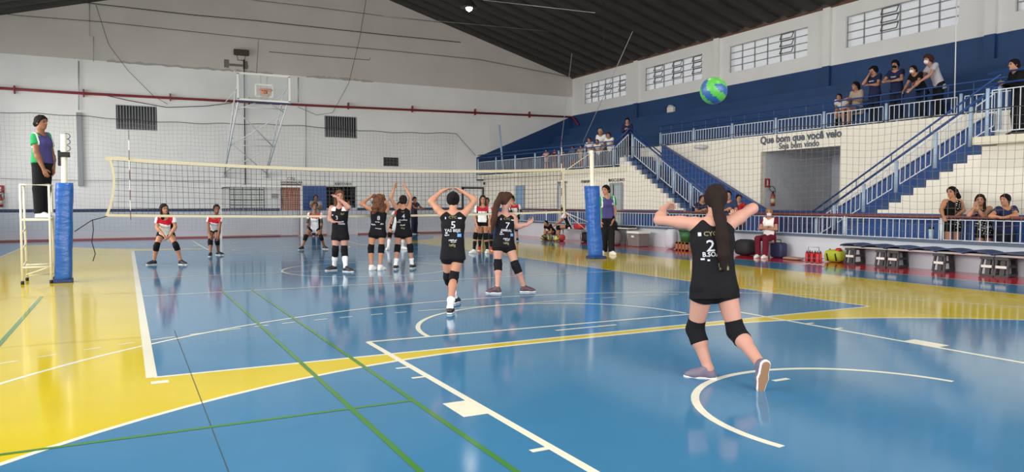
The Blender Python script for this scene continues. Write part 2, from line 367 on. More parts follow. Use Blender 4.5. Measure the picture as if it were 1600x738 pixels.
# ---- roof of deep ribbed sheets, open at the eaves between ribs
def roof_side(x0, z0, x1, z1):
    mb = MB(); P = .9; prof = []; y = YN-.3
    while y < YF+.3:
        prof += [(y, 0), (y+.3, 0), (y+.38, .15), (y+.8, .15)]; y += P-.02
    n = len(prof); nx = 10; vs = []
    for i in range(nx+1):
        f = i/nx; vs += [(x0+(x1-x0)*f, py, z0+(z1-z0)*f+pz) for py, pz in prof]
    fs = [(i*n+k, i*n+k+1, (i+1)*n+k+1, (i+1)*n+k) for i in range(nx) for k in range(n-1)]
    mb.add(vs, fs); return mb
rb = roof_side(XB+.14, 7.85-.14*.2815, 3, 11.52); r2 = roof_side(XL-.9, 7.6, 3, 11.52); rb.add(r2.v, r2.f)
o = struct(rb.build('ceiling', ROOF))
t = MB(); t.box((XB-.08, YN, 7.83), (XB+.02, YF, 7.9)); struct(t.build('trim_22', mat('eave_glow_brown', (112, 76, 58), .8, noise=.2, nscale=3)))  # added strip; its brown imitates the sunlit underside at the eaves
# ---- court-side parapet, corridor, stands
t = MB(); t.box((10.75, -16, 0), (10.92, 13.5, .58)); struct(t.build('wall_court_side', mat('pale_blue_parapet', (204, 211, 219), .55, noise=.05, nscale=1.5)))
t = MB(); t.box((10.7, -16, .58), (10.95, 13.5, .615)); struct(t.build('trim_6', mat('slate_coping', (92, 104, 124), .6)))
t = MB(); t.box((10.92, -16, 0), (12.7, 13.5, .1)); struct(t.build('floor_corridor', mat('corridor_concrete', (150, 152, 156), .7)))
# wall with doors under the left gallery
def rooms(f): return 10.87+(11.5-10.87)*f, YF+(6.1-YF)*f      # runs from the far wall to the stair
a = rooms(0); b = rooms(1)
t = MB(); t.prism([(a[0], a[1]), (b[0], b[1]), (b[0]+.25, b[1]), (a[0]+.25, a[1])], 'z', 1.18, 2.6); struct(t.build('wall_rooms', WALLTILE))
t = MB(); t.prism([(a[0]-.012, a[1]), (b[0]-.012, b[1]), (b[0]+.25, b[1]), (a[0]+.25, a[1])], 'z', 0, 1.18); struct(t.build('trim_7', BLUE))
RN = np.array([-(YF-6.1), -(11.5-10.87)*1.0]); RN = np.array([-10.9, -.63])/math.hypot(10.9, .63); RD = np.array([.63, -10.9])/math.hypot(10.9, .63)
def on_rooms(u, v):
    d = ray(u, v); n3 = np.array([RN[0], RN[1], 0]); p0 = np.array([a[0], a[1], 0]); tt = ((p0-CAM) @ n3)/(d @ n3); return CAM+d*tt
def rdoor(name, u0, u1, vt, m_, slit=None):
    p = on_rooms(u0, vt); q = on_rooms(u1, vt); z1 = (p[2]+q[2])/2; nn = RN*.05
    mb = MB(); mb.prism([(p[0], p[1]), (q[0], q[1]), (q[0]+nn[0], q[1]+nn[1]), (p[0]+nn[0], p[1]+nn[1])], 'z', .1, z1); o = struct(mb.build(name, m_))
    f = MB(); n2 = np.array([*(RN*.045), 0])
    A, B = np.array([p[0], p[1], .1])+n2, np.array([q[0], q[1], .1])+n2; up_ = np.array([0, 0, z1-.1])
    for s_, e_ in ((A, A+up_), (B, B+up_), (A+up_, B+up_)): f.bar(s_, e_, .07)
    f.build('door_frame', mat('door_frame_grey', (150, 160, 166), .5), o)
    if slit: 
        g = MB(); m1 = A+(B-A)*slit+n2*.3; g.bar(m1, m1+up_, .05, .02); g.build('door_gap', DKSTEEL, o)
rdoor('door_3', 808, 820, 291, DOORBLUE); rdoor('door_5', 874, 884, 289, mat('white_door', (214, 216, 214), .5)); rdoor('door_6', 955.5, 973, 287, DOORGREY, .3)
# left gallery slab
t = MB(); t.prism([(10.5, YF), (11.45, 6.15), (12.9, 6.15), (12.9, YF)], 'z', 2.57, 2.76); struct(t.build('floor_gallery', mat('cream_slab_edge', (226, 220, 200), .6)))
# bleacher steps up to the right wall
t = MB()
for x0, z in ((12.8, 3.52), (13.6, 3.94), (14.2, 4.36), (14.8, 4.78), (15.4, 5.18)): t.box((max(x0, 12.9), YN+.02, z-.44), (XB-.005, YF-.03, z))
t.box((12.86, 6.9, 2.6), (13.6, YF-.03, 3.14)); 
tag(t.build('bleachers', BLUED), 'long navy blue concrete bleacher steps below the high windows', 'bleachers')
# front wall of the upper gallery with the entrance tunnel
TU = (-1.94, .92, 3.0)
t = MB(); slab_with_holes(t, (-14, 1.2), (6.9, 3.5), [(TU[0], 0, TU[1], TU[2])], 'x', 12.7, 12.9); struct(t.build('wall_gallery', WALLTILE))
t = MB(); slab_with_holes(t, (-14, .1), (6.9, 1.2), [(TU[0], 0, TU[1], TU[2])], 'x', 12.69, 12.9); struct(t.build('trim_8', BLUE))
t = MB(); t.box((12.9, TU[1], .1), (16, TU[1]+.1, 3.07)); t.box((12.9, TU[0]-.1, .1), (16, TU[0], 3.07)); t.box((12.9, TU[0], TU[2]), (16, TU[1], TU[2]+.07)); t.box((15.9, TU[0], .1), (16, TU[1], TU[2])); struct(t.build('wall_tunnel', CONC))
t = MB(); t.box((12.72, TU[0], 0), (16, TU[1], .1)); struct(t.build('floor_tunnel', mat('corridor_concrete', (150, 152, 156))))
t = MB(); t.box((12.75, TU[0]+.02, .1), (12.79, TU[1]-.02, 1.22)); t2 = t; struct(t.build('door_7', mat('navy_gate_sheet', (22, 44, 104), .5)))
# ---- lettering
V3 = Vector
def wall_text(name, body, cx_, cy_, cz_, size, m_, label, sx=1., x=(0, -1, 0), bold=0., cat='lettering'):
    o = text_mesh(name, body, size, m_, frame_m((cx_, cy_, cz_), x, (0, 0, 1)), sx=sx, bold=bold); return tag(o, label, cat) if label else o
wall_text('wall_lettering', 'Que bom que você veio', 12.69, -.52, 3.34, .31, GREYT, 'upper line of grey greeting lettering on cream wall above the tunnel', .94, bold=.011)
wall_text('wall_lettering', 'Seja bem vindo', 12.69, -.52, 3.12, .26, GREYT, 'lower and thinner line of grey greeting lettering just above the tunnel', .9, bold=.005)
wall_text('wall_lettering', 'CISJ', 1.68, YF-.01, 2.47, .19, DKSTEEL, 'short dark lettering highest above the brown door', 1, (1, 0, 0))
wall_text('wall_lettering', 'COORDENAÇÃO', 1.7, YF-.01, 2.31, .115, DKSTEEL, 'small dark word of lettering right over the brown door frame', 1, (1, 0, 0), .004)
wall_text('wall_lettering', 'BEBEDOUROS', 3.95, YF-.01, 2.27, .16, DKSTEEL, 'dark lettering over the open dark doorway in the far wall', .75, (1, 0, 0), .002)
rx = (float(RD[0]), float(RD[1]), 0)
for u, v, tx, sz, lb in ((879, 285.5, 'BANHEIRO', .14, 'dark sign lettering above the white door under the gallery'), (917, 284, 'FEMININO', .16, 'dark sign lettering left of the net post pole under the gallery'), (963.5, 281.7, 'MASCULINO', .165, 'dark sign lettering above the grey door under the gallery')):
    p = on_rooms(u, v); o = text_mesh('wall_lettering', tx, sz, DKSTEEL, frame_m((p[0]+RN[0]*.01, p[1]+RN[1]*.01, p[2]), rx, (0, 0, 1)), bold=.001); tag(o, lb, 'lettering')
# ================================================================== stairs and railings
def rail_panel(mb, A, B, zl, zh, sp=.12, r=.0082, zl2=None, zh2=None):
    A = np.array(A, float); B = np.array(B, float); zl2 = zl if zl2 is None else zl2; zh2 = zh if zh2 is None else zh2
    L = np.linalg.norm((B-A)[:2]); n = max(2, int(round(L/sp)))
    mb.bar(A+(0, 0, zl), B+(0, 0, zl2), r*2.2); mb.bar(A+(0, 0, zh), B+(0, 0, zh2), r*2.2)
    for k in range(n+1):
        p = A+(B-A)*k/n; f = k/n; mb.bar(p+(0, 0, zl+(zl2-zl)*f), p+(0, 0, zh+(zh2-zh)*f), r*1.7)
def post(parent, p, h, r=.036, m_=None):
    mb = MB(); mb.tube([p, np.array(p)+(0, 0, h)], r, 10); mb.build('post', m_ or LBLUE, parent, True)
def railing(name, label, base, pts, zl, zh, hr, hm, post_h, sp=.12, group=None, rails=None, pr=.036, thick=.02):
    """pts: 3-D base points of the posts; a panel of bars between every two, handrails above"""
    root = empty(name, base, label, 'railing', group)
    for p in pts: post(root, p, post_h, pr)
    for a_, b_ in zip(pts[:-1], pts[1:]):
        a_ = np.array(a_, float); b_ = np.array(b_, float); e = (b_-a_)*min(.2, .09/np.linalg.norm((b_-a_)[:2]))
        mb = MB(); rail_panel(mb, a_+e, b_-e, zl, zh, sp); mb.build('panel', RAILW, root)
    for h in hr:
        q = rails or (pts[0], pts[-1]); mb = MB(); mb.tube([np.array(p, float)+(0, 0, h) for p in q], thick, 8); mb.build('handrail', hm, root, True)
    return root
# court-side railing on the parapet
ys = [13.4]+[10.8-2.4*k for k in range(11)]
pts = [(10.83, y, .6) for y in ys]
r0 = empty('railing', (10.83, 0, .6), 'long low white barred railing with maroon handrail on the courtside parapet', 'railing')
for p in pts: post(r0, p, .52, .028, RAILW)
for a_, b_ in zip(pts[:-1], pts[1:]):
    mb = MB(); rail_panel(mb, np.array(a_)+(0, -.05, 0), np.array(b_)+(0, .05, 0), .05, .48, .15); mb.build('panel', RAILW, r0)
mb = MB(); mb.tube([(10.83, ys[0], 1.14), (10.83, ys[-1], 1.14)], .035, 10); mb.build('handrail', MAROON, r0, True)
mb = MB(); mb.box((10.8, ys[-1], .6), (10.86, ys[0], .635)); mb.build('base_plate', mat('slate_coping', (92, 104, 124)), r0)

def stair(label, y0, z0, y1, z1, ztop, ytop, sgn, par, side_end):
    """nose line from (y0,z0) low to (y1,z1) high, rising towards sgn*y"""
    X0, X1 = 11.5, 12.55; n = int(round((z1-z0)/.171)); dy = (y1-y0)/n; dz = (z1-z0)/n
    root = empty('staircase', (X0, y0, .1), label, 'staircase')
    zz = [(y0, .1)]; y, z = y0, z0
    for k in range(n+1):
        zz += [(y, z), (y+dy, z)]; y += dy; z += dz
        side = [(y0, .1)]
    for k in range(n+1): side += [(y0+k*dy, z0+k*dz-.02), (y0+(k+1)*dy, z0+k*dz-.02)]
    side[-1] = (side_end, side[-1][1]); side.append((side_end, .1))
    mb = MB(); mb.prism([(q[0]+dy*1.0 if 0 < i < len(side)-2 else q[0], q[1]) for i, q in enumerate(side)], 'x', X0, X0+.1)
    mb.build('side_wall', WALLTILE, root)
    mb = MB(); mb.box((X0-.012, min(y0, side_end), .1), (X0, max(y0, side_end), 1.19)) if False else None
    # blue dado on the outer face, following the steps near the floor
    low = [(q[0]+dy*1.0, min(q[1], 1.19)) for q in side[1:-2]]; dd = [(y0, .1)]
    for q in low:
        dd.append(q)
        if q[1] >= 1.19: break
    dd += [(side_end, 1.19), (side_end, .1)]
    mb.prism(dd, 'x', X0-.015, X0-.001); mb.build('dado', BLUE, root)
    mb = MB()
    for k in range(n+1): a_ = y0+k*dy; b_ = ytop if k == n else a_+dy; zt = z0+k*dz; mb.box((X0+.1, min(a_, ytop), .1 if k == 0 else zt-.25), (X1, max(a_, b_) if sgn > 0 else max(a_, a_), zt)) if sgn > 0 else mb.box((X0+.1, min(a_, ytop if k == n else a_+dy), zt-.25 if k else .1), (X1, a_, zt))
    mb.build('steps', BLUED, root)
    mb = MB(); (py0, pz0), (py1, pz1) = par; mb.prism([(py0, pz0-1.05), (py0, pz0), (py1, pz1), (py1, pz1-1.3)], 'x', X1, 12.68); mb.build('parapet', BLUE, root)
    mb = MB(); mb.bar((12.6, py0, pz0+.01), (12.6, py1, pz1+.01), .17, .03); mb.build('parapet_cap', RBLUE, root)
    return root
stL = stair('blue and white staircase climbing towards the far wall, left of the tunnel', 1.0, .27, 5.99, 3.12, 3.12, 6.95, 1, ((.45, 1.15), (5.5, 3.5)), 6.6)
stR = stair('blue and white staircase climbing towards the near end, right of the tunnel', -1.85, .27, -6.42, 2.83, 2.83, -7.6, -1, ((-2.0, 1.28), (-6.0, 3.42)), -10.5)
mb = MB(); mb.box((11.15, -12, 2.66), (12.9, -6.42, 2.82)); struct(mb.build('floor_landing', mat('cream_slab_edge', (226, 220, 200))))
def stair_rail(label, us, nose, r1, r2, top_extra=None):
    root = empty('stair_railing', (11.55, nose[0][0], .1), label, 'railing')
    (ya, za), (yb, zb) = nose; nz = lambda y: za+(zb-za)*(y-ya)/(yb-ya)
    (ra, rza), (rb_, rzb) = r1; rz = lambda y: rza+(rzb-rza)*(y-ra)/(rb_-ra)
    Y = [float(on_x(u, 260, 11.55)[1]) for u in us]
    for y in Y: post(root, (11.55, y, max(.1, nz(y)-.02)), rz(y)-r2-.03-max(.1, nz(y)-.02), .042)
    for a_, b_ in zip(Y[:-1], Y[1:]):
        e = .1*np.sign(b_-a_); a_, b_ = a_+e, b_-e
        mb = MB(); rail_panel(mb, (11.55, a_, 0), (11.55, b_, 0), nz(a_)+.12, rz(a_)-r2-.1, .125, .009, nz(b_)+.12, rz(b_)-r2-.1); mb.build('panel', RAILW, root)
    for d, th in ((0, .024), (-r2, .03)):
        mb = MB(); mb.tube([(11.52, ra, rza+d), (11.52, rb_, rzb+d)], th, 8); mb.build('handrail', RBLUE, root, True)
    for k in range(5):
        y = ra+(rb_-ra)*(k+.4)/5; mb = MB(); mb.tube([(11.52, y, rz(y)), (11.52, y, rz(y)-r2)], .012, 6); mb.build('handrail_strut', RBLUE, root)
    return root
stair_rail('white railing with paired blue handrails going up the left staircase', (1098, 1080, 1053, 1028, 988), ((1.0, .27), (5.99, 3.12)), ((.6, 1.0), (5.98, 4.12)), .13)
stair_rail('white railing with paired blue handrails going up the right staircase', (1277, 1305, 1350.5, 1400.6, 1461, 1515, 1559), ((-1.85, .27), (-6.42, 2.83)), ((-2.05, 1.2), (-6.75, 4.12)), .2)
# upper gallery railing
Yg = [float(on_x(u, 215, 12.78)[1]) for u in (1032, 1084, 1144, 1212, 1287, 1384, 1500)]+[-7.1, -9.2, -11.4]
rl = railing('gallery_railing', 'white panelled railing with two blue top rails along the upper gallery over the tunnel', (12.78, 0, 3.5), [(12.78, y, 3.5) for y in Yg], .05, .43, (.56, .74), RBLUE, .5, .13)
for k in range(30): y = Yg[0]-(Yg[0]-Yg[-1])*k/29; mb = MB(); mb.tube([(12.78, y, 3.93), (12.78, y, 4.24)], .01, 5); mb.build('handrail_strut', RBLUE, rl)
# left gallery railing along the slab edge
def slab_pt(u):
    n = np.array([10.85, .95, 0])/math.hypot(10.85, .95); d = ray(u, 262); p0 = np.array([10.56, YF, 0.]); t_ = ((p0-CAM) @ n)/(d @ n); p = CAM+d*t_
    return (float(p[0]), float(p[1]), 2.76)
PL = [slab_pt(u) for u in (747, 775, 805, 836, 873, 914, 959)]
rl2 = railing('gallery_railing', 'white barred railing with two blue top rails on the left gallery over the doors', PL[3], PL, .07, .63, (.82, .97), RBLUE, .8, .12)
root = empty('gallery_railing', (11.5, 6.5, 2.76), 'short white railing with a slanting top between the left gallery and the stair head', 'railing')
mb = MB(); rail_panel(mb, (11.42, 6.75, 2.76), (11.5, 6.08, 2.76), .08, .72, .12, .009, .08, 1.15); mb.build('panel', RAILW, root)
mb = MB(); mb.tube([(11.42, 6.8, 3.62), (11.5, 6.0, 4.13)], .022, 8); mb.build('handrail', RBLUE, root, True)
# railing of the right landing
railing('landing_railing', 'white barred railing with blue top rails at the edge of the right landing', (11.3, -7.5, 2.82), [(11.3, -6.62, 2.82), (11.3, -7.9, 2.82), (11.3, -9.5, 2.82)], .1, .95, (1.08, 1.3), RBLUE, 1.0, .13)
# ================================================================== nets hung around the court
def net_grid(origin, du, dv, nu, nv, sag, th, rnd):
    """open mesh of twine; sag(i,j) gives the offset of a knot"""
    mb = MB(); O = np.array(origin, float); du = np.array(du, float); dv = np.array(dv, float)
    K = [[O+du*i+dv*j+sag(i, j) for j in range(nv+1)] for i in range(nu+1)]
    st = max(1, nu//60)
    for i in range(nu+1):
        for j in range(nv): mb.bar(K[i][j], K[i][j+1], th)
    for j in range(nv+1):
        for i in range(nu): mb.bar(K[i][j], K[i+1][j], th)
    return mb, K
def wob(a, sx, sz): return lambda i, j: np.array([a*sx*math.sin(i*.9+j*.4)+a*sx*.6*math.sin(i*.31), a*(1-sx)*math.sin(i*.37+j*.2), a*sz*math.sin(i*.6+j*.23)+.05*math.sin(i*.11)])
mb, K = net_grid((-9.6, 16.72, .35), (.155, 0, 0), (0, 0, .155), 122, 28, wob(.02, 1, 1), .0042, 0)
root = empty('safety_net', (0, 16.72, 0), 'wide pale safety net hanging in front of the far wall behind the goal', 'net')
mb.build('mesh', NETL, root)
mb = MB(); mb.tube([K[i][-1] for i in range(0, 123, 2)]+[on_y(743, 243, 16.72)], .012, 5); mb.build('rope', NETM, root)
mb, K = net_grid((10.62, -13.5, .7), (0, .165, 0), (0, 0, .165), 160, 16, wob(.02, 0, 1), .005, 0)
root = empty('safety_net', (10.62, 0, 0), 'long safety net hanging between the court and the staircases', 'net')
mb.build('mesh', NETR, root)
mb = MB(); mb.tube([K[i][-1] for i in range(0, 161, 2)], .01, 5); mb.build('rope', NETM, root)
mb = MB(); p = on_y(780, 197, 16.0); q = on_y(787, 290, 16.0); mb.tube([(q[0], 16.0, 2.76), p], .045, 8); mb.lathe([(.06, 0), (.06, .05)], p, 8)
tag(mb.build('net_pole', LBLUE, None, True, loc=(q[0], 16.0, 2.76)), 'slim pale pole standing at the far end of the left gallery railing', 'pole')
# ================================================================== volleyball net and posts
ztop = lambda x: 2.185+.135*abs((x-.1)/5.1)**2.2
zbot = lambda x: 1.155+.06*abs((x-.1)/5.1)**2
root = empty('volleyball_net', (0, 0, 0), 'dark mesh volleyball net with cream tape stretched across the court', 'net')
mb = MB(); n = 100
xs = np.linspace(-4.88, 5.02, n+1)
for x in xs:
    b_ = .02*math.sin(x*3); mb.bar((x+b_, 0, zbot(x)), (x, 0, ztop(x)-.05), .006)
for j in range(10):
    f = (j+.3)/10
    for a_, c_ in zip(xs[:-1:2], xs[2::2]): mb.bar((a_, 0, zbot(a_)+(ztop(a_)-zbot(a_))*f+.006*math.sin(a_*4+j)), (c_, 0, zbot(c_)+(ztop(c_)-zbot(c_))*f+.006*math.sin(c_*4+j)), .006)
mb.build('mesh', NETM, root)
def tape(name, P, h, th=.014):
    mb = MB()
    for a_, c_ in zip(P[:-1], P[1:]): mb.bar(a_, c_, th, h)
    mb.build(name, CREAM, root)
X2 = np.linspace(-5.0, 5.07, 40)
tape('top_tape', [(x, 0, ztop(x)-.035+.012*math.sin(x*9)*(x < -4.2)) for x in X2], .062)
tape('bottom_tape', [(x, 0, zbot(x)) for x in X2], .046)
mb = MB(); sp_ = [(-4.93+.07*math.sin(PI*f**.8)-.07*f**3, 0, 2.28-1.08*f) for f in np.linspace(0, 1, 12)]
for a_, b_ in zip(sp_[:-1], sp_[1:]): mb.bar(a_, b_, .045, .016, (0, 1, 0))
mb.build('side_tape', CREAM, root)
mb = MB(); mb.bar((5.0, 0, 2.24), (5.04, 0, 1.2), .055, .02, (0, 1, 0)); mb.build('side_tape', CREAM, root)
for X, z0, z1, lab in ((-4.6, 1.12, 2.82, 'thin striped antenna rod at the referee stand end of the net'), (4.94, 1.2, 3.02, 'thin striped antenna rod at the far right end of the net')):
    mb = MB(); k = 9
    for i in range(k):
        mb.cur = i % 2; a_, b_ = z0+(z1-z0)*i/k, z0+(z1-z0)*(i+1)/k; mb.tube([(X, -.03, a_), (X, -.03, b_)], .007, 6)
    tag(mb.build('antenna', [mat('antenna_red', (96, 30, 40), .5), WHITE], None, loc=(X, -.03, z0)), lab, 'antenna', None)
def cord(name, P, r, m_, label, sagz=0, n=14, cat='cord'):
    P = [np.array(p, float) for p in P]
    if len(P) == 2 and sagz: P = [P[0]+(P[1]-P[0])*k/n-np.array([0, 0, sagz*4*(k/n)*(1-k/n)]) for k in range(n+1)]
    mb = MB(); mb.tube(P, r, 6); return tag(mb.build(name, m_, None, True, loc=P[0]), label, cat)
cord('tension_rope', [(-4.98, 0, 1.2), (-5.25, 0, 1.12), (-5.52, 0, .92)], .009, BLACKC, 'dark tension strap from the lower net corner to the left post pad')
cord('tension_rope', [(5.07, 0, 2.24), (5.9, .1, 2.72)], .01, CREAM, 'pale rope from the upper net corner to the right post top')
cord('tension_rope', [(5.07, 0, 1.2), (5.78, .05, .95)], .01, CREAM, 'upper pale rope from the lower net corner to the right post pad')
cord('tension_rope', [(5.05, 0, 1.22), (5.76, .05, .72)], .008, CREAM, 'lower pale rope from the lower net corner to the right post pad')
cord('loose_strap', [(-5.23, 0, 1.14), (-5.22, 0, .95), (-5.25, 0, .72), (-5.2, 0, .5), (-5.24, 0, .36)], .009, BLACKC, 'loose black strap end dangling beside the left post pad')
def pad_mesh(c0, c1, wx, wy, seg=14, twist=0, rnd=1, lobes=.03):
    mb = MB(); N = 28; R = random.Random(rnd); vs = []; c0 = np.array(c0, float); c1 = np.array(c1, float)
    for i in range(seg+1):
        f = i/seg; c_ = c0+(c1-c0)*f
        for k in range(N):
            a_ = 2*PI*k/N; e = .55; x = math.copysign(abs(math.cos(a_))**e, math.cos(a_)); y = math.copysign(abs(math.sin(a_))**e, math.sin(a_))
            q = 1+lobes*math.sin(5*f*PI+2*a_)*.6+R.uniform(-.012, .012)+(.05*math.sin(f*9) if abs(a_-5.2) < .7 else 0)
            vs.append((c_[0]+x*wx/2*q, c_[1]+y*wy/2*q, c_[2]))
    fs = [(i*N+k, i*N+(k+1) % N, (i+1)*N+(k+1) % N, (i+1)*N+k) for i in range(seg) for k in range(N)]; fs += [tuple(range(N))[::-1], tuple(seg*N+k for k in range(N))]
    mb.add(vs, fs); return mb
# left post
root = empty('net_post', (-5.7, -.05, 0), 'white net post with three steel hooks and blue pad beside the referee stand', 'net post')
mb = MB(); mb.tube([(-5.68, -.05, 0), (-5.65, -.05, 2.69)], .05, 14); mb.build('pole', OFFW, root, True)
pad_mesh((-5.715, -.05, .02), (-5.655, -.05, 1.81), .275, .32, 16, rnd=4, lobes=.05).build('pad', VINYL, root, True)
mb = MB(); mb.box((-5.72, -.13, 2.28), (-5.56, .03, 2.37)); mb.box((-5.75, -.09, 2.12), (-5.71, -.01, 2.4)); mb.build('clamp', BLACK, root, bevel=.008)
for z in (2.66, 2.56, 2.44):
    mb = MB(); mb.tube([(-5.6+.0+.05*math.sin(a_*1.0), -.05, z+.05*math.cos(a_)) for a_ in np.linspace(-.5, 3.6, 10)], .007, 6); mb.build('hook', DKSTEEL, root, True)
mb = MB(); mb.cbox((-5.715, -.05, .03), (.3, .35, .06)); mb.build('base', mat('navy_vinyl_edge', (26, 48, 104), .5), root, bevel=.01)
# right post
root = empty('net_post', (6.06, .1, 0), 'leaning blue padded net post beside the standing referee', 'net post')
mb = MB(); mb.tube([(6.02, .1, 0), (5.91, .1, 2.78)], .055, 14); mb.build('pole', OFFW, root, True)
pad_mesh((6.05, .1, .05), (5.925, .1, 1.87), .34, .32, 16, rnd=9, lobes=.025).build('pad', VINYL, root, True)
mb = MB(); mb.cbox((6.07, .1, .035), (.4, .36, .07)); mb.build('base', mat('navy_vinyl_edge', (26, 48, 104)), root, bevel=.01)
# referee stand
root = empty('referee_stand', (-6.07, .1, 0), 'tall ivory tubular referee stand with a platform and side rungs', 'stand')
xa, xb, ya, yb = -6.33, -5.895, -.12, .42
for x in (xa, xb):
    for y in (ya, yb):
        mb = MB(); mb.tube([(x-.0, y-(.06 if y < 0 else -.1), .03), (x, y, 1.16), (x, y, 1.77)], .02, 10); mb.build('leg', OFFW, root, True)
        mb = MB(); mb.tube([(x, y-(.06 if y < 0 else -.1), 0), (x, y-(.06 if y < 0 else -.1), .06)], .027, 8); mb.build('rubber_foot', BLACK, root, True)
mb = MB(); mb.tube([(xa, yb, 1.77), (xa, ya, 1.77), (xb, ya, 1.77), (xb, yb, 1.77)], .02, 10); mb.build('guard_rail', OFFW, root, True)
mb = MB(); mb.box((xa, ya-.02, 1.13), (xb, yb, 1.165)); mb.build('platform', OFFW, root)
for z in (.3, .62, .9):
    mb = MB(); mb.tube([(xa, ya-.04, z), (xa, yb+.05, z+.06)], .014, 8); mb.build('rung', OFFW, root, True)
for yy in (ya-.05, yb+.06): mb = MB(); mb.tube([(xa, yy, .3), (xb, yy, .3)], .016, 8); mb.build('stretcher', OFFW, root, True)
mb = MB(); mb.tube([(xa, yb, .12), (xb, ya-.05, .3)], .012, 6); mb.tube([(xb, yb, .12), (xa+.1, ya, .15)], .012, 6); mb.build('cross_brace', OFFW, root, True)
# ball in the air
def ball_mat(name, c1, c2, c3, sc):
    M = bpy.data.materials.new(name); M.use_nodes = True; nt = M.node_tree; b_ = nt.nodes['Principled BSDF']; b_.inputs['Roughness'].default_value = .4
    tc = nt.nodes.new('ShaderNodeTexCoord'); v = nt.nodes.new('ShaderNodeTexVoronoi'); v.inputs['Scale'].default_value = sc
    sx = nt.nodes.new('ShaderNodeSeparateColor'); cr = nt.nodes.new('ShaderNodeValToRGB'); cr.color_ramp.interpolation = 'CONSTANT'
    cr.color_ramp.elements[0].color = sr(*c1); cr.color_ramp.elements[1].color = sr(*c2); cr.color_ramp.elements[1].position = .48
    nt.links.new(tc.outputs['Object'], v.inputs['Vector']); nt.links.new(v.outputs['Color'], sx.inputs[0]); nt.links.new(sx.outputs[0], cr.inputs[0]); nt.links.new(cr.outputs[0], b_.inputs['Base Color'])
    return M
def ball(name, c_, r, mats, label, cat='ball', group=None, stripes=False):
    mb = MB(); nu, nv = 36, 20; vs = [(0, 0, r)]
    for j in range(1, nv):
        for i in range(nu): a_ = 2*PI*i/nu; p_ = PI*j/nv; vs.append((r*math.sin(p_)*math.cos(a_), r*math.sin(p_)*math.sin(a_), r*math.cos(p_)))
    vs.append((0, 0, -r)); fs = [(0, 1+i, 1+(i+1) % nu) for i in range(nu)]
    for j in range(nv-2): fs += [(1+j*nu+i, 1+(j+1)*nu+i, 1+(j+1)*nu+(i+1) % nu, 1+j*nu+(i+1) % nu) for i in range(nu)]
    L = len(vs)-1; fs += [(L, 1+(nv-2)*nu+(i+1) % nu, 1+(nv-2)*nu+i) for i in range(nu)]
    mb.add(vs, fs); mb.mi = []
    for f in fs:                                    # swirled panels
        q = np.mean([vs[k] for k in f], axis=0)/r; az = math.atan2(q[1], q[0])+1.6*q[2]
        mb.mi.append(0 if len(mats) == 1 else (1 if math.sin(3*az+.6) > -.05 else 0) if abs(q[2]) < .78 else 0)
    return tag(mb_build_at(mb, name, mats, c_), label, cat, group)
def mb_build_at(mb, name, mats, c_):
    o = mb.build(name, mats, None, True); o.location = [float(x) for x in c_]; return o
bo = ball('volleyball', at(1115, 142, 5.77), .105, [mat('ball_green', (74, 156, 58), .4), mat('ball_blue', (36, 80, 132), .4)], 'green and blue volleyball in the air above the serving girl')
bo.rotation_euler = (.5, .3, -.9)
# ================================================================== basketball hoop on the far wall
root = empty('basketball_hoop', (-.1, 16.9, 2.6), 'wall-mounted glass basketball backboard on a raised steel lattice frame', 'basketball hoop')
BX0, BX1, BZ0, BZ1, BY = -1.0, .88, 5.2, 6.15, 12.8
tl = lambda u, v: (BX0+(BX1-BX0)*u+.03*(1-v)*(1-u), BY, BZ0+(BZ1-BZ0)*v-.05*u*v)
mb = MB(); mb.box((BX0, BY-.008, BZ0), (BX1, BY+.008, BZ1)); mb.build('backboard', GLASSM, root)
mb = MB()
for a_, b_ in (((BX0, BZ0), (BX1, BZ0)), ((BX0, BZ1), (BX1, BZ1))): mb.bar((a_[0], BY-.012, a_[1]), (b_[0], BY-.012, b_[1]), .03, .07)
for x in (BX0+.03, BX1-.03): mb.bar((x, BY-.012, BZ0), (x, BY-.012, BZ1), .07, .03, (0, 1, 0))
mb.build('backboard_border', WHITE, root)
mb = MB(); mb.box((BX0, BY-.03, BZ0-.1), (BX1, BY+.03, BZ0-.04)); mb.build('edge_padding', NAVY, root)
mb = MB(); cx = -.06
for a_, b_ in (((cx-.3, 5.35), (cx+.3, 5.35)), ((cx-.3, 5.78), (cx+.3, 5.78))): mb.bar((a_[0], BY-.014, a_[1]), (b_[0], BY-.014, b_[1]), .02, .05)
for x in (cx-.3, cx+.3): mb.bar((x, BY-.014, 5.35), (x, BY-.014, 5.78), .05, .02, (0, 1, 0))
mb.build('target_square', WHITE, root)
mb = MB(); mb.tube([(cx+.225*math.cos(a_), BY-.38+.225*math.sin(a_), 5.55) for a_ in np.linspace(0, 2*PI, 24, endpoint=False)], .013, 8, closed=True); mb.box((cx-.1, BY-.16, 5.45), (cx+.1, BY-.02, 5.58)); mb.build('rim', ORANGE, root, True)
mb = MB()
for k in range(12):
    a_ = 2*PI*k/12
    for s_ in (-1, 1): mb.tube([(cx+.22*math.cos(a_), BY-.38+.22*math.sin(a_), 5.54), (cx+.15*math.cos(a_+s_*.26), BY-.38+.15*math.sin(a_+s_*.26), 5.4), (cx+.11*math.cos(a_), BY-.38+.11*math.sin(a_), 5.28)], .005, 4)
mb.build('hoop_net', mat('hoop_net_cord', (206, 170, 140), .8), root)
mb = MB()
FLn = {}
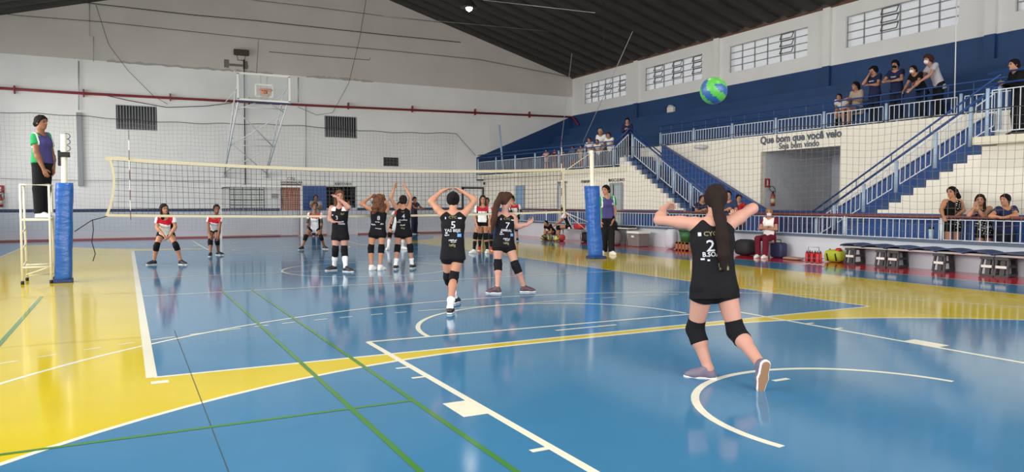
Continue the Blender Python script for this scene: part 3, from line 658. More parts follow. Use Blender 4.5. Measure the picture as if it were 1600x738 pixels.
for s_, xf, xt in (('a', -1.03, -.93), ('b', .63, .82)):
    foot = np.array([xf, 16.92, 2.6]); topf = np.array([xt, BY+.1, BZ0+.05]); topb = np.array([xt+.02, BY+1.1, BZ0+.45])
    mb.tube([foot, topf], .032, 8); mb.tube([foot+(0, 0, .06), topb], .026, 8); mb.tube([topb, topf+(0, 0, .55)], .024, 8); mb.tube([topf, topf+(0, 0, .9)], .03, 8)
    for k in range(1, 6):
        p = foot+(topf-foot)*k/6; q = foot+(topb-foot)*(k+.35)/6.2; mb.tube([p, q], .015, 6)
    mb.tube([topb, (xt, 16.95, 5.6)], .02, 6)
    FLn[s_] = (foot, topf); mb.box((xf-.09, 16.86, 2.5), (xf+.09, 16.97, 2.7))
A0, A1 = FLn['a']; B0, B1 = FLn['b']; L = lambda s_, f: FLn[s_][0]+(FLn[s_][1]-FLn[s_][0])*f
for f in (.42, .5, .9, 1.0): mb.tube([L('a', f), L('b', f)], .018, 6)
for f, g in ((0.03, .45), (.4, .86)): mb.tube([L('a', f), L('b', g)], .018, 6); mb.tube([L('b', f), L('a', g)], .018, 6)
mb.tube([L('a', .86), (cx, BY+.1, BZ0+.05)], .018, 6); mb.tube([L('b', .86), (cx, BY+.1, BZ0+.05)], .018, 6)
for x in (cx-.1, cx+.12): mb.tube([(x, BY+.08, BZ0), (x, BY+.08, BZ1)], .02, 6)
mb.build('lattice_frame', mat('grey_enamel_tube', (210, 212, 212), .45), root, True)
cord('stay_wire', [on_y(404, 62, YF-.1), (-.3, BY+.1, BZ1)], .008, DKSTEEL, 'thin stay wire from the high wall to the backboard top')
# ---- floodlight, pipes and cables on the far wall
root = empty('floodlight', (-.29, YF-.15, 7.6), 'dark twin floodlight on a bracket high above the backboard', 'floodlight')
mb = MB(); mb.box((-.58, YF-.22, 7.55), (.02, YF-.02, 7.78)); mb.build('housing', mat('rust_dark_metal', (66, 52, 48), .6), root, bevel=.02)
mb = MB(); mb.tube([(-.45, YF-.1, 7.55), (-.42, YF-.12, 7.35), (-.15, YF-.12, 7.35), (-.12, YF-.1, 7.55)], .015, 6); mb.build('bracket', DKSTEEL, root)
mb = MB()
for dx in (-.62, .12):
    mb.box((-.2+dx-.13, YF-.012, 7.02), (-.2+dx+.06, YF-.004, 7.35))
mb.box((-.75, YF-.01, 7.1), (-.0, YF-.004, 7.2)); struct(mb.build('trim_20', mat('sooty_wall_stain', (120, 116, 110), .9)))
P = [(-.17, YF-.05, 7.4), (-.2, YF-.05, 2.2), (-1.1, YF-.05, 2.05), (-1.17, YF-.05, 2.0), (-1.17, YF-.05, 1.3)]
cord('conduit_pipe', P, .022, DKSTEEL, 'dark conduit running down the wall behind the hoop frame to the goal', cat='pipe')
root = empty('red_pipe', (0, YF-.1, 5.6), 'long dark red pipe crossing the whole far wall', 'pipe')
mb = MB(); mb.tube([(XL, YF-.1, 5.62), (-5.9, YF-.1, 5.6), (2.8, YF-.1, 5.66), (15.9, YF-.1, 5.86)], .05, 10); mb.tube([(15.9, YF-.1, 5.86), (15.9, YF-.5, 5.6), (15.95, YF-.7, 5.4)], .05, 8); mb.build('pipe_run', REDPIPE, root, True)
for x in (-8.2, -6.0, -3, 0, 4.2, 7.2, 10.4, 13.4):
    mb = MB(); mb.box((x-.022, YF-.16, 5.47+.012*(x+6)), (x+.022, YF-.003, 5.76+.012*(x+6))); mb.build('bracket', REDPIPE, root)
def wire(uv, r, label, Y=YF-.06, m_=None, nm='wall_cable'):
    P = [on_y(u, v, Y) for u, v in uv]; return cord(nm, P, r, m_ or DKSTEEL, label, cat='cable')
wire(((0, 21), (40, 25), (160, 34), (400, 60), (600, 78), (750, 93), (893, 121)), .011, 'lowest long dark cable strung across the upper far wall', YF-.3)
wire(((95, -1), (150, 6), (300, 23), (400, 32), (600, 54), (720, 66)), .016, 'middle thick dark cable strung across the upper far wall', YF-.3)
wire(((388, -1), (500, 12), (600, 25), (720, 38), (870, 50)), .01, 'highest cable strung across the far wall up under the roof', YF-.3)
wire(((420, 81), (500, 88), (578, 94), (578, 90)), .011, 'short cable segment right of the floodlight on the far wall')
wire(((150, 8), (170, 70), (200, 110), (240, 150), (262, 163)), .008, 'thin slack wire looping down the left part of the far wall')
wire(((160, 148), (200, 157), (260, 168), (320, 166), (362, 161)), .014, 'black cable sagging just under the red pipe above the left window')
wire(((572, 0), (562, 60), (545, 130), (520, 176), (495, 180), (465, 167)), .008, 'thin slack wire looping down above the right barred window')
wire(((466, 121), (466, 160)), .02, 'short vertical conduit above the red pipe right of the hoop', m_=STEEL)
wire(((478, 166), (478, 266)), .016, 'vertical grey conduit below the red pipe right of the hoop', m_=STEEL)
wire(((123, 95), (123, 172)), .02, 'thin pipe above the red pipe on the left of the far wall', m_=STEEL)
wire(((140, 0), (140, 56), (146, 57), (146, 96)), .014, 'bent conduit high on the left of the far wall', m_=STEEL)
wire(((0, 279), (120, 282), (330, 283)), .012, 'level grey cable behind the safety net left of the hoop', m_=STEEL)
mb = MB(); p = on_y(119, 176, YF); q = on_y(131, 291, YF); mb.box((p[0], YF-.09, q[2]), (q[0], YF, p[2])); tag(mb.build('cable_duct', mat('grey_duct', (150, 152, 155), .5), None, bevel=.01, loc=((p[0]+q[0])/2, YF, q[2])), 'upright grey cable duct on the far wall behind the left post', 'cable duct')
p = on_y(600, 247, YF); q = on_y(621, 259, YF)
root = empty('wall_box', (p[0], YF, q[2]), 'small dark recessed box on the far wall right of the barred windows', 'box')
mb = MB(); mb.box((p[0], YF-.08, q[2]), (q[0], YF-.01, p[2])); mb.build('case', mat('dark_brown_box', (44, 30, 36), .6), root, bevel=.01)
mb = MB(); mb.box((p[0]-.03, YF-.05, q[2]-.03), (q[0]+.03, YF-.005, p[2]+.03)); mb.build('frame', DKSTEEL, root)
mb = MB(); mb.box((.85, YF-.02, 1.62), (1.14, YF, 1.82)); mb.box((.87, YF-.026, 1.64), (1.12, YF-.02, 1.8)); tag(mb.build('wall_plaque', mat('grey_plaque', (140, 138, 140), .5), None, loc=(1, YF, 1.62)), 'small grey plaque between the white cell window and brown door', 'plaque')
# fire point at the left edge
def extinguisher(c_, nx, label, s=1.):
    root = empty('fire_extinguisher', c_, label, 'fire extinguisher'); x, y, z = c_
    mb = MB(); mb.lathe([(.055*s, 0), (.07*s, .02*s), (.07*s, .3*s), (.05*s, .37*s), (.022*s, .4*s)], c_, 14); mb.build('cylinder', mat('extinguisher_red', (150, 40, 34), .35), root, True)
    mb = MB(); mb.lathe([(.0715*s, .1*s), (.0715*s, .24*s)], c_, 14); mb.build('label_band', mat('label_cream', (206, 190, 160), .6), root, True)
    mb = MB(); mb.cbox((x, y, z+.43*s), (.05*s, .04*s, .07*s)); mb.bar((x, y, z+.47*s), (x+nx[0]*.1*s, y+nx[1]*.1*s, z+.5*s), .02*s); mb.build('valve', DKSTEEL, root)
    mb = MB(); mb.tube([np.array([x, y, z+.44*s])+np.array([nx[0]*a_, nx[1]*a_, b_])*s for a_, b_ in ((0, 0), (-.1, .06), (-.17, .12), (-.12, .2), (0, .2), (.1, .1), (.1, -.15))], .012*s, 6); mb.build('hose', BLACK, root, True)
    return root
extinguisher((-8.72, YF-.1, 1.28), (1, 0), 'red fire extinguisher at the extreme left of the far wall')
def fire_sign(c_, n_, r_, w_, h_, label):
    root = empty('fire_sign', c_, label, 'sign'); c_ = np.array(c_, float); n_ = np.array(n_, float); r_ = np.array(r_, float)
    mb = MB(); u = np.array([0, 0, 1.]); mb.add([c_+r_*a_*w_/2+u*b_*h_/2+n_*d for d in (0, .01) for a_, b_ in ((-1,-1),(1,-1),(1,1),(-1,1))], [(0,1,2,3),(4,5,6,7),(0,1,5,4),(1,2,6,5),(2,3,7,6),(3,0,4,7)]); mb.build('plate', mat('sign_red', (166, 26, 40), .5), root)
    mb = MB(); mb.add([c_+r_*a_*w_/2*.22+u*b_*h_/2*.6+n_*d for d in (.0105, .013) for a_, b_ in ((-1,-1),(1,-1),(1,1),(-1,1))], [(0,1,2,3),(4,5,6,7),(0,1,5,4),(1,2,6,5),(2,3,7,6),(3,0,4,7)]); mb.build('symbol', WHITE, root)
fire_sign((-8.74, YF-.03, 1.94), (0, -1, 0), (1, 0, 0), .25, .27, 'red fire sign at the extreme left of the far wall')
# tunnel side wall faces the camera: sign and extinguisher hang there
def on_tunnel(u, v): return on_y(u, v, TU[1]-.01)
p = on_tunnel(1199, 286); fire_sign(p, (0, -1, 0), (1, 0, 0), .22, .28, 'red fire sign on the grey tunnel wall above an extinguisher')
p = on_tunnel(1204, 322); extinguisher((p[0], TU[1]-.1, p[2]), (1, 0), 'red fire extinguisher hanging on the grey tunnel wall', .95)
p = on_x(1051, 171, XB)
root = empty('wall_lamp', (XB, p[1], p[2]), 'small white emergency lamp fixed to the blue bleacher wall', 'lamp')
mb = MB(); mb.box((XB-.16, p[1]-.2, p[2]-.16), (XB, p[1]+.2, p[2]+.1)); mb.build('case', WHITE, root, bevel=.03)
mb = MB(); mb.lathe([(.14, 0), (.12, .05), (.06, .08)], (XB-.1, p[1], p[2]+.1), 12); mb.build('dome', mat('lamp_dome', (206, 208, 206), .3), root, True)
p = on_x(1100, 231, 12.7)
mb = MB(); mb.lathe([(.02, 0), (.2, .03), (.24, .09), (.2, .13)], (12.56, p[1], p[2]-.06), 16); tag(mb.build('wall_lamp', mat('lamp_dome', (206, 208, 206)), None, True, loc=(12.6, p[1], p[2])), 'round flat lamp on the cream wall below the upper gallery', 'lamp')
# camera under the left gallery
p = on_rooms(760, 287)
root = empty('security_camera', p, 'small dark security camera below the left gallery slab', 'camera')
mb = MB(); c0 = np.array(p)+np.array([RN[0], RN[1], 0])*.12; mb.lathe([(.05, 0), (.05, .12)], c0-(0, 0, .06), 10); mb.build('body', DKSTEEL, root, True)
mb = MB(); mb.tube([p, c0], .018, 6); mb.build('bracket', WHITE, root)
# hanging cords and rods
def hang(a_, b_, r, label, m_=None): return cord('hanging_cord', [a_, b_], r, m_ or mat('pale_cord', (196, 196, 198), .6), label)
hang(on_y(897, 55, 14), on_y(876, 232, 14), .012, 'pale cord from the roof down to the left gallery')
hang(on_x(997, 30, 14), on_x(911, 222, 14), .014, 'slanting pale cord from the roof to the left gallery')
hang(on_x(943, 22, 11)*np.array([1, 1, 0])+(0, 0, 9.4), on_x(943, 100, 11), .008, 'short vertical cord hanging under the roof ribs', DKSTEEL)
hang(on_x(1495, -10, 11), on_x(1491, 182, 11), .012, 'vertical pale cord hanging by the boys on the upper gallery')
hang(on_y(600, 25, 13), on_y(900, 53, 13), .008, 'thin wire slung along under the roof left of the lamp', STEEL)
hang(on_x(755, 0, 6), on_x(930, 20, 8), .012, 'thin wire slung under the dark roof right of the lamp', STEEL)
# ceiling lamps
def lamp(c_, label, visible=True):
    root = empty('ceiling_lamp', c_, label, 'lamp', 'high bay lamps under the roof'); x, y, z = c_
    mb = MB(); mb.lathe([(.03, .42), (.1, .3), (.12, .1), (.3, -.12), (.31, -.14)], c_, 18); mb.build('reflector', DKSTEEL, root, True)
    mb = MB(); mb.lathe([(.03, .05), (.1, -.02), (.13, -.12), (.1, -.22), (.03, -.27)], c_, 14); mb.build('bulb', mat('lit_bulb', (255, 246, 228), .3, emit=(255, 244, 222), estr=7), root, True)
    mb = MB(); zr = 11.52-abs(x-3)*.2815-.1; mb.tube([(x, y, z+.4), (x, y, zr+.1)], .015, 6); mb.build('suspension_rod', DKSTEEL, root)
    l = bpy.data.lights.new('lamp_light', 'SPOT'); l.spot_size = 2.55; l.spot_blend = .7; l.energy = LAMP_W; l.color = (1, .95, .87); l.shadow_soft_size = .3; l.specular_factor = .3
    o = bpy.data.objects.new('lamp_light', l); COL.objects.link(o); o.location = (x, y, z-.5)
lamp(tuple(CAM+ray(733, 6)*26.5), 'glowing lamp hanging under the dark roof, the only one in view')
lamp(tuple(CAM+ray(548, -62)*24.5), 'glowing high bay lamp next along from the one in view, above the picture')
for x in (-5.5, 1, 7.5):
    for y in (-14, -7, 0):
        lamp((x, y, 8.7), 'glowing high bay lamp under the roof above the court')
# ================================================================== goal on the far side
root = empty('handball_goal', (.33, 16.2, 0), 'white framed goal with netting standing against the far wall', 'goal')
GX0, GX1, GY, GZ = -1.24, 1.9, 16.15, 2.08
mb = MB(); mb.box((GX0-.08, GY-.04, 0), (GX0, GY+.04, GZ)); mb.build('post', WHITE, root); mb = MB(); mb.box((GX1, GY-.04, 0), (GX1+.08, GY+.04, GZ)); mb.build('post', WHITE, root)
mb = MB(); mb.box((GX0-.08, GY-.04, GZ), (GX1+.08, GY+.04, GZ+.08)); mb.build('crossbar', WHITE, root)
mb = MB()
for x in (GX0-.04, GX1+.04): mb.tube([(x, GY, GZ), (x, GY+.3, GZ-.1), (x, 16.66, .03), (x, GY, .03)], .018, 6)
mb.tube([(GX0, 16.66, .03), (GX1, 16.66, .03)], .018, 6); mb.build('rear_frame', mat('faded_red_tube', (150, 84, 84), .5), root)
mb = MB()
for i in range(33):
    x = GX0+(GX1-GX0)*i/32; mb.tube([(x, GY, GZ-.02), (x, GY+.3, GZ-.15), (x, 16.64, .05)], .0035, 4)
for j in range(22):
    f = j/21; z = GZ-.15-(GZ-.2)*f; y = GY+.3+.19*f; mb.bar((GX0, y, z), (GX1, y, z), .006)
    for x in (GX0-.03, GX1+.03): mb.bar((x, GY, z), (x, y, z), .006)
mb.build('goal_net', NETW, root)
# ================================================================== bench area along the parapet
def bench(y0, y1, legs, label, pads):
    root = empty('bench', (10.5, (y0+y1)/2, 0), label, 'bench', 'low benches on the red strip')
    mb = MB(); mb.box((10.3, y1, .39), (10.68, y0, .43)); mb.build('plank', mat('pale_plank', (206, 200, 196), .6), root, bevel=.006)
    for y in legs:
        mb = MB(); A_ = [(10.28, 0), (10.36, .39), (10.62, .39), (10.7, 0)]
        mb.bar((10.28, y, .02), (10.34, y, .39), .09, .05, (1, 0, 0)); mb.bar((10.72, y, .02), (10.64, y, .39), .09, .05, (1, 0, 0))
        for z in (.03, .2, .36): mb.bar((10.28, y, z), (10.7, y, z), .1, .045)
        for s_ in (-1, 1): mb.bar((10.28-.04, y+s_*.12, .02), (10.3, y+s_*.1, .38), .04); mb.bar((10.26, y-.13, .19+.17*s_), (10.26, y+.13, .19+.17*s_), .05); 
        mb.bar((10.26, y-.13, .19), (10.26, y+.13, .19), .045)
        mb.build('leg', DGREY, root)
        mb = MB(); mb.bar((10.235, y-.1, .2), (10.235, y+.1, .2), .01, .05); mb.build('label_strip', WHITE, root)
    for k in range(pads):
        a_ = y0-(y0-y1)*k/pads; b_ = y0-(y0-y1)*(k+1)/pads; N = 10; pr = []
        for i in range(N+1): f = i/N; pr.append((a_+(b_-a_)*f, .445+.055*math.sin(PI*f)**.7+.012*(1-f)))
        mb = MB(); mb.prism([(p_[0], p_[1]) for p_ in pr]+[(p_[0], p_[1]-.028) for p_ in pr[::-1]], 'x', 10.2, 10.7); mb.build('seat_pad', mat('navy_seat_mat', (42, 58, 96), .55), root)
gy = lambda u, v: float(ground(u, v)[1])
bx = lambda u: float(on_x(u, 420, 10.3)[1])
bench(bx(1316), bx(1385), [bx(1330), bx(1378)], 'short pale bench with navy mats nearest the red bottle carrier', 2)
bench(bx(1386), bx(1553), [bx(1397), bx(1469), bx(1544)], 'long pale bench with wavy navy mats below the girl in spotted jersey', 4)
bench(bx(1554), -11.5, [bx(1567), -9.3, -10.9], 'pale bench with navy mats at the right edge below the girl in navy shirt', 4)
# red bottle carrier
def on_red(u, v): p = ground(u, v); return p
p = on_red(1271, 413)
root = empty('bottle_carrier', (p[0], p[1], 0), 'carrier of red drink bottles on the red strip beside the yellow bag', 'bottle carrier')
mb = MB()
for z in (.05, .14): mb.tube([(p[0]-.1, p[1]-.22, z), (p[0]+.1, p[1]-.22, z), (p[0]+.1, p[1]+.22, z), (p[0]-.1, p[1]+.22, z)], .008, 6, closed=True)
mb.tube([(p[0], p[1]-.15, .1), (p[0], p[1]-.15, .4), (p[0], p[1]+.15, .4), (p[0], p[1]+.15, .1)], .01, 6); mb.build('rack', mat('teal_wire', (60, 110, 112), .4), root)
first = None
for i, dy in enumerate((-.15, 0, .15)):
    for j, dx in enumerate((-.05, .05)):
        c_ = (p[0]+dx, p[1]+dy, .02); lab = 'red drink bottle with a dark cap in the wire carrier'
        if first is None:
            first = empty('drink_bottle', c_, lab, 'bottle', 'red bottles in the carrier')
            mb = MB(); mb.lathe([(.034, 0), (.04, .02), (.04, .13), (.034, .16), (.038, .2), (.03, .24)], c_, 12); mb.build('body', REDE, first, True)
            mb = MB(); mb.lathe([(.028, .24), (.028, .265), (.012, .27), (.01, .3)], c_, 12); mb.build('cap', mat('dark_red_cap', (96, 20, 26), .4), first, True)
        else: copy_tree(first, np.array(c_)-np.array(first.location), lab)
def blob_bag(c_, d, rnd, m_, name, label, cat, extra=None, e=.6):
    mb = MB(); R = random.Random(rnd); N, S = 20, 10; vs = []
    for i in range(S+1):
        ph = -PI/2+PI*i/S
        for k in range(N):
            a_ = 2*PI*k/N; f = lambda v_, ee: math.copysign(abs(v_)**ee, v_); q = 1+R.uniform(-.035, .035)
            vs.append((c_[0]+f(math.cos(ph), e)*f(math.cos(a_), e)*d[0]/2*q, c_[1]+f(math.cos(ph), e)*f(math.sin(a_), e)*d[1]/2*q, c_[2]+d[2]/2+f(math.sin(ph), e)*d[2]/2*(q if i > 2 else 1)))
    mb.add(vs, [(i*N+k, i*N+(k+1) % N, (i+1)*N+(k+1) % N, (i+1)*N+k) for i in range(S) for k in range(N)]+[tuple(range(N))[::-1], tuple(S*N+k for k in range(N))])
    root = empty(name, c_, label, cat); mb.build('body', m_, root, True); return root
p = ground(1300, 410)
r_ = blob_bag((p[0]+.1, p[1], 0), (.3, .5, .3), 3, mat('lime_bag', (176, 190, 40), .6), 'sports_bag', 'slumped lime yellow bag between the bottle carrier and bench', 'bag')
mb = MB(); 
for s_ in (-.12, .12): mb.tube([(p[0]-.06, p[1]+s_-.05, .04), (p[0]-.05, p[1]+s_, .2), (p[0]+.1, p[1]+s_+.02, .31)], .016, 6)
mb.build('strap', BLACK, r_, True)
mb = MB(); mb.lathe([(.07, 0), (.09, .04), (.05, .1)], (p[0]+.08, p[1]-.12, .25), 8); mb.build('red_lining', REDE, r_, True)
p = ground(1237, 406); r_ = blob_bag((p[0]+.05, p[1], 0), (.3, .55, .07), 7, mat('beige_rag', (150, 130, 112), .9), 'floor_cloth', 'crumpled beige cloth lying at the foot of the parapet', 'cloth')
p = ground(1203, 403); r_ = blob_bag((p[0]+.2, p[1]-.1, 0), (.26, .4, .4), 11, mat('navy_suitcase', (34, 42, 76), .55), 'suitcase', 'navy suitcase on the red strip beside the woman in white apron', 'suitcase', e=.35)
mb = MB(); mb.tube([(p[0]+.2, p[1]-.18, .39), (p[0]+.2, p[1]-.17, .47), (p[0]+.2, p[1]-.01, .47), (p[0]+.2, p[1], .39)], .012, 6); mb.build('handle', BLACK, r_, True)
p = on_x(1457, 383, 10.83); root = empty('cup', (10.9, p[1]+.08, .615), 'pale tumbler standing on the parapet behind the railing bars', 'cup')
mb = MB(); mb.lathe([(.045, 0), (.055, .26), (.05, .26)], (10.9, p[1]+.08, .615), 12); mb.build('body', mat('pale_cup', (176, 200, 214), .3), root, True)
mb = MB(); mb.lathe([(.057, .25), (.057, .3), (.03, .31)], (10.9, p[1]+.08, .615), 12); mb.build('lid', DKSTEEL, root, True)
# cooler, bags and crates further along
def rbox(mb, lo, hi): mb.box(lo, hi)
p = ground(1002, 385); X0, Y0 = 10.0, float(p[1])
root = empty('cooler_box', (10.3, Y0, 0), 'grey cooler box with a white lid by the parapet', 'cooler')
mb = MB(); mb.box((10.05, Y0-.28, 0), (10.5, Y0+.3, .42)); mb.build('body', GREYP, root, bevel=.03)
mb = MB(); mb.box((10.02, Y0-.31, .42), (10.53, Y0+.33, .5)); mb.build('lid', WHITE, root, bevel=.025)
mb = MB(); mb.box((10.02, Y0-.06, .3), (10.05, Y0+.06, .36)); mb.build('latch', WHITE, root)
p = ground(978, 384); Y0 = float(p[1])+.3
root = empty('side_table', (10.3, Y0, 0), 'small low table with a pale top beside the cooler box', 'table')
mb = MB(); mb.box((10.2, Y0-.32, .55), (10.6, Y0+.32, .59)); mb.build('tabletop', mat('pale_table_top', (210, 210, 206), .4), root, bevel=.01)
for x in (10.24, 10.56):
    for y in (-.28, .28): mb = MB(); mb.tube([(x, Y0+y, 0), (x, Y0+y, .55)], .018, 8); mb.build('leg', STEEL, root, True)
mb = MB(); mb.box((10.25, Y0-.3, .591), (10.58, Y0+.15, .65)); tag(mb.build('folded_jacket', BLACK, None, bevel=.02, loc=(10.3, Y0, .6)), 'folded black garment on the small table by the cooler', 'garment')
blob_bag((9.9, Y0+.05, 0), (.34, .55, .5), 21, mat('grey_bag', (116, 112, 112), .8), 'backpack', 'grey backpack on the red strip under the small table edge', 'bag')
p = ground(1058, 392); Y0 = float(p[1])
root = empty('green_crate', (10.35, Y0, .25), 'green plastic basket on a wooden crate behind the serving girl', 'crate')
mb = MB(); mb.lathe([(.2, 0), (.26, .34), (.24, .34)], (10.35, Y0, .26), 16); mb.build('body', mat('green_plastic', (44, 104, 50), .45), root, True)
mb = MB(); mb.lathe([(.275, .32), (.275, .36), (.2, .4)], (10.35, Y0, .26), 16); mb.build('lid', mat('dark_green_lid', (26, 66, 34), .45), root, True)
mb = MB(); mb.box((10.1, Y0-.28, 0), (10.6, Y0+.25, .04)); 
for k in range(4): mb.box((10.1, Y0-.28+k*.145, 0), (10.14, Y0-.18+k*.145, .26))
mb.box((10.1, Y0-.28, .2), (10.6, Y0+.25, .255)); tag(mb.build('wooden_crate', mat('crate_wood', (164, 110, 76), .7), None, loc=(10.35, Y0, 0)), 'slatted wooden crate under the green basket', 'crate')
blob_bag((10.35, Y0+.75, 0), (.3, .42, .62), 23, mat('pale_laundry_bag', (206, 208, 220), .8), 'cloth_sack', 'pale cloth sack beside the green basket', 'sack')
mb = MB(); mb.box((10.15, Y0-.66, .26), (10.2, Y0-.35, .6)); tag(mb.build('notice_board', WHITE, None, loc=(10.2, Y0-.5, .26)), 'white printed card propped right of the green basket', 'card')
mb = MB(); mb.box((10.1, Y0-.7, 0), (10.5, Y0-.33, .26)); tag(mb.build('cardboard_box', mat('brown_card', (140, 96, 70), .8), None, bevel=.01, loc=(10.3, Y0-.5, 0)), 'brown cardboard box right of the wooden crate', 'box')
# left group: bench with the seated girl, net bag of balls
p = ground(893, 377); Y0 = float(p[1])
root = empty('bench', (10.1, Y0, 0), 'grey metal bench the red and white player sits on', 'bench')
mb = MB(); mb.box((9.85, Y0-1.0, .42), (10.25, Y0+.9, .46)); mb.build('seat', STEEL, root, bevel=.01)
for x in (9.9, 10.2):
    for y in (-.92, .82): mb = MB(); mb.tube([(x, Y0+y, 0), (x, Y0+y, .42)], .02, 8); mb.build('leg', STEEL, root, True)
blob_bag((10.05, Y0-.55, .46), (.3, .5, .22), 31, mat('red_bag', (176, 34, 50), .6), 'sports_bag', 'red bag lying on the grey metal bench', 'bag')
blob_bag((10.3, Y0-.7, 0), (.3, .7, .36), 33, mat('black_bag', (34, 32, 36), .7), 'sports_bag', 'black bag on the floor under the grey metal bench', 'bag')
blob_bag((10.4, Y0-1.9, 0), (.4, .9, .85), 35, mat('dark_bag', (44, 42, 48), .7), 'equipment_bag', 'tall dark equipment bag behind the right net post', 'bag')
blob_bag((9.8, Y0+.35, 0), (.28, .4, .24), 37, mat('coral_bag', (196, 76, 70), .6), 'shoe_bag', 'coral red shoe bag on the floor by the yellow balls', 'bag')
BM = [mat('ball_lime', (200, 200, 70), .5), mat('ball_teal', (60, 96, 110), .5)]
for k, (u, v, lab) in enumerate(((849, 376, 'yellow ball farthest left in the net bag near the bench'), (859.5, 376, 'yellow ball in the middle of the net bag'), (870, 375.5, 'yellow ball nearest the bench in the net bag'))):
    p = ground(u, v); b_ = ball('volleyball', (9.5, float(on_x(u, v-5, 9.5)[1]), .107), .105, BM, lab, 'ball', 'balls in the net bag'); b_.rotation_euler = (k, .5*k, 1.3*k)
q0 = np.array([9.5, float(on_x(859.5, 371, 9.5)[1]), .13]); mb = MB()
for k in range(14):
    a_ = PI*k/14; mb.tube([q0+np.array([.17*math.cos(t_)*math.cos(a_), .5*math.cos(t_)*math.sin(a_), max(-.12, .15*math.sin(t_))]) for t_ in np.linspace(-PI/2, PI*1.5, 24)], .004, 4)
for z_, s_ in ((-.08, .9), (0, 1), (.08, .85), (.13, .5)): mb.tube([q0+np.array([.17*s_*math.cos(t_), .5*s_*math.sin(t_), z_]) for t_ in np.linspace(0, 2*PI, 28)], .004, 4)
tag(mb.build('net_bag', BLACKC, None, loc=(9.5, q0[1], 0)), 'black net bag around the yellow balls on the floor', 'bag')
